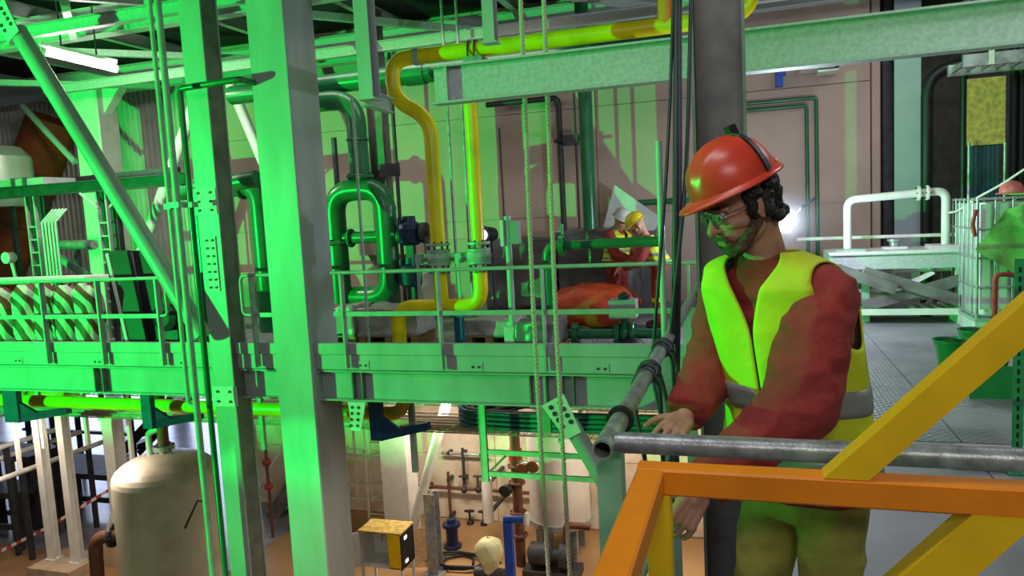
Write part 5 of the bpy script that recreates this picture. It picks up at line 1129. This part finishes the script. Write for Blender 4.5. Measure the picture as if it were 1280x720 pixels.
sl.build('slots', 'black2', t, kind='stuff'); MB().box((x-.05, 4.8, 0), (x+.05, 4.9, .012)).build('foot', 'tealrack', t)
c0 = at(1243, 424, Z=.02); t = thing('hand_truck', 'rust brown bent tube handle standing by the caged container', 'handle', (c0.x, c0.y, 0))
MB().tube([(c0.x, c0.y, .01), (c0.x, c0.y, at(1244, 342, Y=c0.y).z), (c0.x+.22, c0.y, at(1262, 342, Y=c0.y).z-.02), (c0.x+.24, c0.y, .01)], .026, 10, bend=.08).build('frame_tube', 'redpaint', t); MB().box((c0.x, c0.y-.01, .28), (c0.x+.24, c0.y+.01, .32)).build('cross_bar', 'white', t)
# ================================================================== near railing of scaffold tube
xr, yr = -.332, 1.70
t = thing('scaffold_railing', 'grey scaffold tube railing turning a corner in front of the worker', 'railing', (xr, yr, 0))
b = MB().lathe((xr, 1.635, 1.1), (0, 1, 0), [(.25, .0195), (.0, .0195), (0, .0245), (5.3, .0245)], 20); b.build('long_tube', 'tube', t)
MB().tube([(xr+.02, yr, 1.1), (3.2, yr+.0, 1.1)], .0245, 20).build('cross_tube', 'tube', t)
for y in (1.73, 3.1, 4.25, 5.5, 6.7):
    MB().prism([(xr-.035, y, 0 if y > 3 else -.4), (xr+.025, y, 0 if y > 3 else -.4), (xr+.025, y, 1.075), (xr+.0, y, 1.082), (xr-.035, y, 1.03)], (0, .01, 0)).build('flat_post', 'gtube', t)
    MB().box((xr+.014, y+.01, -.1), (xr+.025, y+.06, 1.06)).build('post_rib', 'gtube', t)
MB().tube([(xr, 1.8, .55), (xr, 6.8, .55)], .018, 12).build('knee_tube', 'gtube', t)
MB().box((xr+.03, 2.0, -.06), (xr+.11, 2.08, .0)).build('edge_bracket', 'gtube', t)
c = MB(); c.lathe((xr, 1.88, 1.1), (0, 1, 0), [(0, .026), (0, .036), (.022, .036), (.022, .026)], 18); c.build('rubber_collar', 'black', t)
# cable looped over the rail
def loop(cy, r_, label, seed, drop):
    P = []
    for k in range(26):
        a = 2*math.pi*k/13; P.append(V((xr+(.033+.004*math.sin(k+seed))*math.cos(a), cy+.012*k/2.6+.01*math.sin(k*.7), 1.1+(.033+.003*math.cos(k*1.3))*math.sin(a))))
    P += [V((xr+.05, cy+.1, 1.0)), V((xr+.07+.02*seed, cy+.06, 1.1-drop*.6)), V((xr+.05, cy+.0, 1.1-drop)), V((xr+.02, cy-.12, 1.1-drop*.9)), V((xr-.0, cy-.14, 1.1-drop*.5)), V((xr-.045, cy-.06, 1.08)), V((xr, cy-.03, 1.14)), V((xr+.045, cy-.03, 1.08)), V((xr+.05, cy-.05, .75)), V((xr+.03, cy-.1, .45))]
    MB().tube(P, .0075, 8, bend=.05).build('cable', 'cable', label=label, cat='cable')
loop(2.42, .03, 'black cable wound round the scaffold rail, the nearer coil', 0, .42)
loop(2.85, .03, 'black cable wound round the scaffold rail, the farther coil', 1, .36)
conduit([(at(827, 300, Y=4.55).x, 4.55, -2.0), (at(827, 300, Y=4.55).x, 4.55, at(826, 176, Y=4.55).z)], .02, 'slim green upright tube left of the dark H column', 'gtube', bend=0)
# ================================================================== yellow and orange frame close to the camera
Yg = 1.36; A1 = at(815, 597, Y=Yg); zf = A1.z; xg = A1.x; s_ = .05
t = thing('guard_barrier', 'orange and yellow square tube barrier frame closest to the camera', 'barrier', (xg, Yg, 0))
MB().cbar((xg-.025, Yg, zf), (1.6, Yg, zf), s_, s_, .004).build('top_bar', 'orange', t)
MB().cbar((xg, Yg-.025, zf), (xg, .55, zf), s_, s_, .004).build('side_bar', 'orange', t)
MB().cbar((xg+.012, Yg, 0), (xg+.012, Yg, zf-.025), .045, .045, .004, up=(0, 1, 0)).build('corner_leg', 'fyellow', t)
MB().prism([at(x_, y_, Y=Yg-.024) for x_, y_ in ((1030, 598), (1086, 601), (1330, 392), (1330, 335))], (0, .048, 0)).build('upper_brace', 'fyellow', t)
MB().prism([at(x_, y_, Y=Yg-.024) for x_, y_ in ((1060, 780), (1222, 638), (1310, 642), (1150, 782))], (0, .048, 0)).build('lower_brace', 'fyellow', t)
MB().cbar((1.55, Yg, 0), (1.55, Yg, zf+.9), s_, s_, .004, up=(0, 1, 0)).build('corner_leg', 'fyellow', t)
c0 = at(827, 603, Y=Yg-.027); MB().lathe(c0+V((0, .004, 0)), (0, -1, 0), [(0, .006), (.006, .005)], 8).build('bolt', 'steel', t)
# ================================================================== people
def capsule(b, p, q, r0, r1, n=14, flat=None):
    """tapered limb with round ends; flat=(axis, k) squashes the section along axis"""
    p, q = V(p), V(q); d, x, y = basis(q-p); L = (q-p).length; P = []; rings = []
    for k in range(5): a = math.pi/2*k/5; rings.append((-r0*math.cos(a), r0*math.sin(a)+1e-4))
    for k in range(5): rings.append((L*k/4, r0+(r1-r0)*k/4))
    for k in range(1, 6): a = math.pi/2*k/5; rings.append((L+r1*math.sin(a), r1*math.cos(a)+1e-4))
    for t, r_ in rings:
        for k in range(n):
            o = (x*math.cos(2*math.pi*k/n)+y*math.sin(2*math.pi*k/n))*r_
            if flat: ax = V(flat[0]).normalized(); o -= ax*o.dot(ax)*(1-flat[1])
            P.append(p+d*t+o)
    m = len(rings)
    b.add(P, [(i*n+k, i*n+(k+1) % n, (i+1)*n+(k+1) % n, (i+1)*n+k) for i in range(m-1) for k in range(n)]+[tuple(range(n-1, -1, -1)), tuple(range((m-1)*n, m*n))], True)
def fuse(b, name, m, voxel, smooth=4, parent=None, org=None, wr=0.0, wsc=9.0, wseed=0.0, stretch=(1, 1, 1), **kw):
    """one continuous skin over all the shapes in b"""
    o = b.build(name+'_tmp', m, None, org=org or V((0, 0, 0)))
    bm = bmesh.new(); bm.from_mesh(o.data); bmesh.ops.recalc_face_normals(bm, faces=bm.faces); bm.to_mesh(o.data); bm.free()
    md = o.modifiers.new('r', 'REMESH'); md.mode = 'VOXEL'; md.voxel_size = voxel; md.use_smooth_shade = True
    ms = o.modifiers.new('s', 'SMOOTH'); ms.factor = .5; ms.iterations = smooth
    dg = bpy.context.evaluated_depsgraph_get(); dg.update(); me = bpy.data.meshes.new_from_object(o.evaluated_get(dg))
    o0 = V(o.location); bpy.data.objects.remove(o)
    me.name = name
    if wr:
        me.update(); N_ = [v.normal.copy() for v in me.vertices]
        for v, n_ in zip(me.vertices, N_):
            p = V((v.co.x*stretch[0], v.co.y*stretch[1], v.co.z*stretch[2]))*wsc+V((wseed, wseed, 0))
            v.co += n_*(wr*(1-2*abs(noise.noise(p)))+wr*.5*noise.noise(p*2.3))
    for f in me.polygons: f.use_smooth = True
    if not me.materials: me.materials.append(MT[m] if isinstance(m, str) else m)
    if parent is not None:
        sh = o0-ORG[parent.name]
        for v in me.vertices: v.co += sh
        o0 = ORG[parent.name]
    return place(name, me, o0, parent, **kw)
def hand(b, w0, d, up, side, curl, s=1.0, spread=1.0, thumb=1.0):
    """palm and five fingers from wrist w0 along d; up = back of the hand, side = towards the thumb"""
    d = V(d).normalized(); side = (V(side)-d*V(side).dot(d)).normalized(); up = side.cross(d) if side.cross(d).dot(V(up)) > 0 else d.cross(side)
    P = lambda x, y, z: w0+(d*x+side*y+up*z)*s
    for y in (-.026, -.009, .009, .026): capsule(b, P(.015, y*.75, 0), P(.082, y, 0), .0165*s, .0145*s, 10)
    capsule(b, P(-.05, 0, 0), P(.02, 0, 0), .027*s, .026*s, 12, (up, .8))
    for i, (y, L) in enumerate(((.034, .074), (.0115, .084), (-.0115, .078), (-.034, .062))):
        p = P(.086, y, 0); a = curl*(1+.08*i)*.55; fd = d+side*(y*2.2*spread)
        for k, (fr, r_) in enumerate(((.44, .0092), (.31, .0085), (.25, .0076))):
            q = p+(fd.normalized()*math.cos(a)-up*math.sin(a))*(L*fr*s); capsule(b, p, q, r_*s, r_*.93*s, 9); p = q; a += curl*(.75 if k == 0 else .6)
    p = P(.018, .026, -.004); td = (d*.62+side*.72-up*.25*thumb).normalized()
    for k, (L, r_) in enumerate(((.042, .0135), (.032, .0112), (.026, .0098))):
        q = p+td*L*s; capsule(b, p, q, r_*s, r_*.92*s, 9); p = q; td = (td+d*.35-side*.22-up*.18*curl).normalized()
def person(J, Fd, Hf, label, cfg):
    """J: joints in world space. Fd: chest facing. Hf: 3x3 head frame (x forward, y left, z up)"""
    up = V((0, 0, 1)); Fd = V(Fd).normalized(); Ld = up.cross(Fd).normalized(); vx = cfg.get('voxel', .007); k = cfg.get('bulk', 1.0)
    H = lambda x, y, z: J['head']+Hf @ V((x, y, z))
    base = V((J['hip'].x, J['hip'].y, 0.0))
    # ---- body, one continuous skin
    b = MB()
    b.ball(H(-.012, 0, .03), (.098, .077, .10), 24, 16, Hf); b.ball(H(.032, 0, -.035), (.066, .061, .08), 20, 14, Hf)
    b.ball(H(.056, 0, -.095), (.036, .034, .028), 14, 10, Hf); capsule(b, H(.0, .05, -.065), H(.055, .02, -.095), .022, .024); capsule(b, H(.0, -.05, -.065), H(.055, -.02, -.095), .022, .024)
    capsule(b, H(.085, 0, .012), H(.113, 0, -.034), .008, .0145, 10); capsule(b, H(.1, .011, -.036), H(.1, -.011, -.036), .009, .009, 8)
    for s_ in (-1, 1):
        capsule(b, H(.087, s_*.014, .02), H(.075, s_*.05, .016), .011, .01, 8); capsule(b, H(.068, s_*.046, -.026), H(.045, s_*.058, -.03), .019, .02, 8)
        b.ball(H(-.006, s_*.082, -.012), (.02, .010, .033), 12, 8, Hf @ Matrix.Rotation(s_*R(18), 3, 'Z'))
    capsule(b, H(.094, .02, -.066), H(.094, -.02, -.066), .0075, .0075, 8); capsule(b, H(.09, .018, -.077), H(.09, -.018, -.077), .0085, .0085, 8)
    capsule(b, H(-.03, 0, -.05), J['neck']-up*.04, .056, .062, 18)
    n0, c0, w0, h0 = J['neck'], J['chest'], J['waist'], J['hip']
    b.loft([(n0, Ld*.06, Fd*.055), (n0-up*.06, Ld*.13, Fd*.075), (c0, Ld*.15, Fd*.10), (w0, Ld*.14, Fd*.10), (h0, Ld*.15, Fd*.10)], 20)
    for s_ in 'LR':
        capsule(b, J[s_+'sh'], J[s_+'el'], .048, .038); capsule(b, J[s_+'el'], J[s_+'wr'], .038, .027)
        capsule(b, J[s_+'hip'], J[s_+'kn'], .075, .052); capsule(b, J[s_+'kn'], J[s_+'an'], .05, .034); capsule(b, J[s_+'an'], J[s_+'an']+Fd*.12-up*.03, .035, .03)
        hc = cfg['hands'][s_]; hand(b, J[s_+'wr'], hc[0], hc[1], hc[2], hc[3], hc[4] if len(hc) > 4 else 1.0)
    body = fuse(b, 'person', 'skin', cfg.get('bvox', vx), 3 if not cfg.get('detail') else 2, org=base, label=label, cat='person')
    # ---- jacket
    b = MB(); lean = (n0-h0)
    b.loft([(n0+up*.012, Ld*.075, Fd*.07), (n0-up*.025, Ld*.105*k, Fd*.085), (n0-up*.06, Ld*.17*k, Fd*.10*k), (n0*.55+c0*.45, Ld*.195*k, Fd*.125*k), (c0, Ld*.19*k, Fd*.135*k), (w0, Ld*.175*k, Fd*.13*k), (h0+up*.04, Ld*.185*k, Fd*.14*k), (h0-up*.03, Ld*.19*k, Fd*.145*k)], 32)
    for s_ in 'LR':
        a = cfg['sleeve'][s_]; capsule(b, J[s_+'sh'], J[s_+'el'], a[0], a[1], 20); e = J[s_+'el']; wv = J[s_+'wr']; capsule(b, e, e+(wv-e)*.6, a[1], a[2]*1.12, 20); d = (wv-e).normalized()
        b.lathe(e+(wv-e)*.5, d, [(0, a[2]*1.1), ((wv-e).length*.36, a[2]*1.05), ((wv-e).length*.44, a[2]*.95)], 18)
    fuse(b, 'jacket', cfg.get('jacket', 'jacket'), vx*1.2, 6, body, wr=cfg.get('fold', .006), wsc=9, stretch=(1, 1, 1.6))
    # ---- trousers
    b = MB(); b.loft([(h0+up*.07, Ld*.165, Fd*.12), (h0, Ld*.175, Fd*.13), (h0-up*.1, Ld*.165, Fd*.125)], 24)
    for s_ in 'LR':
        hp, kn, an = J[s_+'hip'], J[s_+'kn'], J[s_+'an']; capsule(b, hp, kn, .10, .082, 20); capsule(b, kn, an+up*.05, .082, .078, 20)
    fuse(b, 'trousers', cfg.get('trousers', 'trouser'), vx*1.3, 5, body, wr=.006, wsc=8, wseed=5, stretch=(1, 1, 1.4))
    for s_ in 'LR':
        hp, kn, an = J[s_+'hip'], J[s_+'kn'], J[s_+'an']; d = (an-kn).normalized()
        for t_, mm in ((.12, cfg.get('band', 'jacket')), (.5, 'stripe')): MB().lathe(kn+(an-kn)*t_, d, [(0, .086), (0, .0885), (.055, .0875), (.055, .085)], 20).build('leg_band', mm, body)
        MB().lathe(an-up*(an.z-.012), up, [(0, .062), (.1, .058), (.2, .062)], 16).build('boot_shaft', 'boot', body)
        b = MB(); b.ball(V((an.x, an.y, .055))+Fd*.06, (.135, .052, .05), 18, 10, Matrix((Fd, Ld, up)).transposed()); b.build('boot', 'boot', body)
        MB().prism([V((an.x, an.y, .002))+Fd*(.06+.14*math.cos(q))+Ld*.052*math.sin(q) for q in [2*math.pi*i/18 for i in range(18)]], (0, 0, .022)).build('boot_sole', 'black', body)
    # ---- hi-vis vest: open front, arm holes, sleeveless
    n, m = 120, 84; ks = 1.06*k
    ring = [(n0+up*.014, .085, .076), (n0-up*.004, .135, .088), (n0-up*.03, .188, .098), (n0*.62+c0*.38, .212, .138), (c0, .20, .148), (c0*.5+w0*.5, .196, .148), (w0, .194, .149), (w0*.5+h0*.5, .202, .156), (h0-up*cfg.get('vest_len', .0), .214, .166)]
    def surf(t, th, off=0.0):
        x = t*(len(ring)-1); i = min(int(x), len(ring)-2); f = x-i; f = f*f*(3-2*f) if False else f
        c = ring[i][0]*(1-f)+ring[i+1][0]*f; a = (ring[i][1]*(1-f)+ring[i+1][1]*f)*ks+off; q = (ring[i][2]*(1-f)+ring[i+1][2]*f)*ks+off
        p = c+Fd*(q*math.cos(th))+Ld*(a*math.sin(th))
        wv = .008*noise.noise(p*7)+.006*math.sin(th*9+noise.noise(p*3)*4)*min(1, max(0, t-.4)*2)
        return p+(p-c).normalized()*wv
    def opening(t): return .02+max(0.0, 1-t/.5)**1.15*.80
    def keep(t, th):
        zs = (t-.355)/.19; ys = (abs(th)-math.pi/2+.08)/.66
        return zs*zs+ys*ys > 1
    def shell(name, mm, t0, t1, rows, off, thick, cond, parent, n=n):
        P = []; W = n+1
        for j in range(rows+1):
            t = t0+(t1-t0)*j/rows; o_ = opening(t)
            for i in range(n+1): P.append(surf(t, o_+(2*math.pi-2*o_)*i/n, off))
        fs = []
        for j in range(rows):
            t = t0+(t1-t0)*(j+.5)/rows; o_ = opening(t)
            for i in range(n):
                th = o_+(2*math.pi-2*o_)*(i+.5)/n; th = th if th <= math.pi else th-2*math.pi
                if cond(t, th): fs.append((j*W+i, j*W+i+1, (j+1)*W+i+1, (j+1)*W+i))
        bb = MB().add(P, fs, True); me_o = bb.build(name, mm, parent)
        bm = bmesh.new(); bm.from_mesh(me_o.data); bmesh.ops.delete(bm, geom=[v for v in bm.verts if not v.link_faces], context='VERTS')
        for _ in range(8):
            ev = [v for v in bm.verts if any(e.is_boundary for e in v.link_edges)]; nv = {}
            for v in ev:
                nb = [e.other_vert(v).co for e in v.link_edges if e.is_boundary]
                if len(nb) == 2: nv[v] = v.co*.5+(nb[0]+nb[1])*.25
            for v, q in nv.items(): v.co = q
        bm.to_mesh(me_o.data); bm.free()
        sm = me_o.modifiers.new('thick', 'SOLIDIFY'); sm.thickness = thick; sm.offset = 1.0
        return me_o
    v = shell('vest', cfg.get('vest', 'vest'), 0.0, 1.0, m, .004, .006, keep, body)
    for t0, t1 in cfg.get('stripes', ((.66, .735), (.86, .93))): shell('reflective_stripe', 'stripe', t0, t1, 4, .012, .002, lambda t, th: True, v)
    for s_ in cfg.get('shoulder_stripes', ()):
        pass
    # ---- helmet, hair, beard, glasses
    hm = Hf @ Matrix.Rotation(R(cfg.get('helm_pitch', 4)), 3, 'Y')
    hh = helmet(H(0, 0, cfg.get('helm_z', .062)), hm, cfg.get('helm_r', .128), cfg.get('helmet', 'helmet'), 'helmet', parent=body)
    if cfg.get('detail'):
        r_ = cfg.get('helm_r', .128); hc = H(0, 0, cfg.get('helm_z', .062))
        P = []
        for a in [math.pi*i/24 for i in range(25)]:
            q = V((-.42-.15*(1-math.sin(a))*0, math.cos(a)*.9, math.sin(a)*.95)); kk = math.sqrt(max(1e-6, (1-q.x**2)/(q.y**2+q.z**2)))
            P.append(hc+hm @ V((q.x*r_*1.03, q.y*kk*r_*.84*1.045, max(-.01, q.z*kk*r_*.98*1.05))))
        bb = MB()
        for p, q in zip(P[:-1], P[1:]): bb.bar(p, q+(q-p)*.08, .02, .005, up=(p-hc))
        bb.build('lamp_strap', 'black', hh)
        MB().cbox(hc+hm @ V((-r_*.47, 0, r_*.95)), (.022, .03, .045), hm).build('strap_clip', 'black', hh)
        bb = MB(); bb.ball(hc+hm @ V((-r_*1.02, 0, -.005)), (.02, .03, .022), 12, 8, hm); bb.build('adjuster_knob', 'helmet', hh)
        # hair below the rim
        rg = random.Random(3); bb = MB()
        for i in range(70):
            a = rg.uniform(-.95, .95)*math.pi*.62; zz = rg.uniform(-.06, .045); rad = .084+rg.uniform(0, .016)
            if abs(a) > 1.25 and zz < -.03: continue
            bb.ball(H(-math.cos(a)*rad*1.08-.004, math.sin(a)*rad*.86, zz), rg.uniform(.012, .021), 8, 6)
        for s_ in (-1, 1):
            capsule(bb, H(.02, s_*.079, .035), H(.012, s_*.078, -.03), .012, .009, 8)
        fuse(bb, 'hair', 'hair', .006, 2, body, wr=.004, wsc=60)
        bb = MB()
        for s_ in (-1, 1):
            capsule(bb, H(.005, s_*.066, -.045), H(.055, s_*.036, -.092), .0165, .0225, 10)
        capsule(bb, H(.062, .034, -.096), H(.062, -.034, -.096), .0225, .0225, 10); bb.ball(H(.064, 0, -.1), (.031, .036, .028), 12, 8, Hf)
        capsule(bb, H(.1, .026, -.06), H(.1, -.026, -.06), .0062, .0062, 8)
        for s_ in (-1, 1): capsule(bb, H(.098, s_*.026, -.06), H(.082, s_*.03, -.09), .007, .010, 8)
        fuse(bb, 'beard', 'beard', .005, 2, body, wr=.002, wsc=80)
        for s_ in (-1, 1):
            bb = MB(); bb.ball(H(.083, s_*.032, .0), .0125, 12, 8); e = bb.build('eyeball', 'pale', body); MB().ball(H(.0925, s_*.033, -.003), .0055, 10, 6).build('iris', 'black', e)
            MB().tube([H(.1, s_*.014, .028), H(.094, s_*.05, .026)], .004, 8).build('eyebrow', 'hair', body)
        gl = MB()
        for s_ in (-1, 1): gl.tube([H(.106-.0*s_-.012*(1-math.cos(a)) * 0+(-.010 if math.cos(a)*1 > 0 else 0)*abs(math.cos(a)), s_*(.035+.024*math.cos(a)), .0+.017*math.sin(a)) for a in [2*math.pi*i/20 for i in range(21)]], .0017, 6)
        gl.tube([H(.108, .011, .004), H(.111, 0, .007), H(.108, -.011, .004)], .0017, 6)
        for s_ in (-1, 1): gl.tube([H(.096, s_*.058, .004), H(.06, s_*.078, .006), H(-.01, s_*.086, .004)], .0017, 6)
        g_ = gl.build('glasses', 'dark', body)
        for s_ in (-1, 1): MB().lathe(H(.104, s_*.035, 0), Hf @ V((1, s_*.12, 0)), [(0, .02), (.0015, .02)], 16).build('lens', 'glass', g_)
    return body
def head_frame(f, pitch, roll=0.0):
    f = V(f); f.z = 0; f.normalize(); l = V((0, 0, 1)).cross(f); M = Matrix((f, l, V((0, 0, 1)))).transposed()
    return M @ Matrix.Rotation(R(pitch), 3, 'Y') @ Matrix.Rotation(R(roll), 3, 'X')
D = lambda x, y, d: at(x, y, D=d)
Fd = (R0*-.76-F0*.65); Hf = head_frame(R0*-.97-F0*.26, 20, 3)
hipc = D(1003, 598, 2.26)
J = dict(head=D(926, 257, 2.1), neck=D(960, 322, 2.16), chest=D(978, 408, 2.2), waist=D(996, 508, 2.24), hip=hipc,
         Lsh=D(1026, 376, 2.06), Lel=D(1000, 505, 1.98), Lwr=D(874, 614, 1.95), Rsh=D(914, 356, 2.34), Rel=D(888, 462, 2.36), Rwr=D(856, 522, 2.18))
up = V((0, 0, 1)); Ld = up.cross(Fd.normalized())
for s_, k in (('L', 1), ('R', -1)):
    J[s_+'hip'] = hipc+Ld*(k*.09)-up*.06; kn = hipc+Ld*(k*.11)-up*.47+Fd*.05; kn.z = .5; J[s_+'kn'] = kn; an = hipc+Ld*(k*.12); J[s_+'an'] = V((an.x, an.y, .09))
hands = {'L': ((D(842, 668, 1.96)-J['Lwr']), -F0, R0*-.9-up*.3, .62, 1.1), 'R': ((D(832, 548, 2.06)-J['Rwr']), up*.8-F0*.6, F0*-.5-R0*.6, .35, 1.0)}
person(J, Fd, Hf, 'worker in an orange helmet, red jacket and yellow vest leaning on the railing', dict(detail=True, voxel=.006, bvox=.004, hands=hands, helm_r=.13, helm_z=.07, helm_pitch=3,
    sleeve={'L': (.099, .094, .062), 'R': (.085, .082, .06)}, bulk=1.02, fold=.008, vest_len=-.0))
# ---- two distant workers
def small(px, pyhead, dist, face, lean, label, hel, look, d2=0.0):
    hd = D(px, pyhead, dist); f = V(face).normalized(); l = up.cross(f)
    g = V((hd.x, hd.y, 0))-f*(lean+.02)
    hip = g+up*.9; nk = hd-f*(.03+lean*.35)-up*.15; ch = hip*.35+nk*.65+f*.02; wa = hip*.75+nk*.25
    j = dict(head=hd, neck=nk, chest=ch, waist=wa, hip=hip)
    for s_, k in (('L', 1), ('R', -1)):
        j[s_+'sh'] = nk-up*.06+l*(k*.18); j[s_+'el'] = j[s_+'sh']+f*.12-up*.26+l*(k*.03); j[s_+'wr'] = j[s_+'el']+f*.22-up*.08-l*(k*.05)
        j[s_+'hip'] = hip+l*(k*.09)-up*.06; q = hip+l*(k*.1)+f*.03; j[s_+'kn'] = V((q.x, q.y, .48)); q = hip+l*(k*.11); j[s_+'an'] = V((q.x, q.y, .09))
    hs = {s_: (f*.8-up*.5, up, l*(-k), .5) for s_, k in (('L', 1), ('R', -1))}
    person(j, f, head_frame(f, look), label, dict(voxel=.014, hands=hs, sleeve={'L': (.09, .078, .06), 'R': (.09, .078, .06)}, helmet=hel, jacket='jacket', trousers='jacket', band='vest', fold=.005, helm_r=.135))
small(797, 282, 10.0, R0*-.85+F0*.15, .24, 'distant worker in a yellow helmet and yellow vest standing with head bowed', 'yhelmet', 32)
small(776, 276, 10.7, R0*.3+F0*-.35, .10, 'distant worker in a white helmet half hidden behind the yellow-helmeted one', 'whelmet', 25)
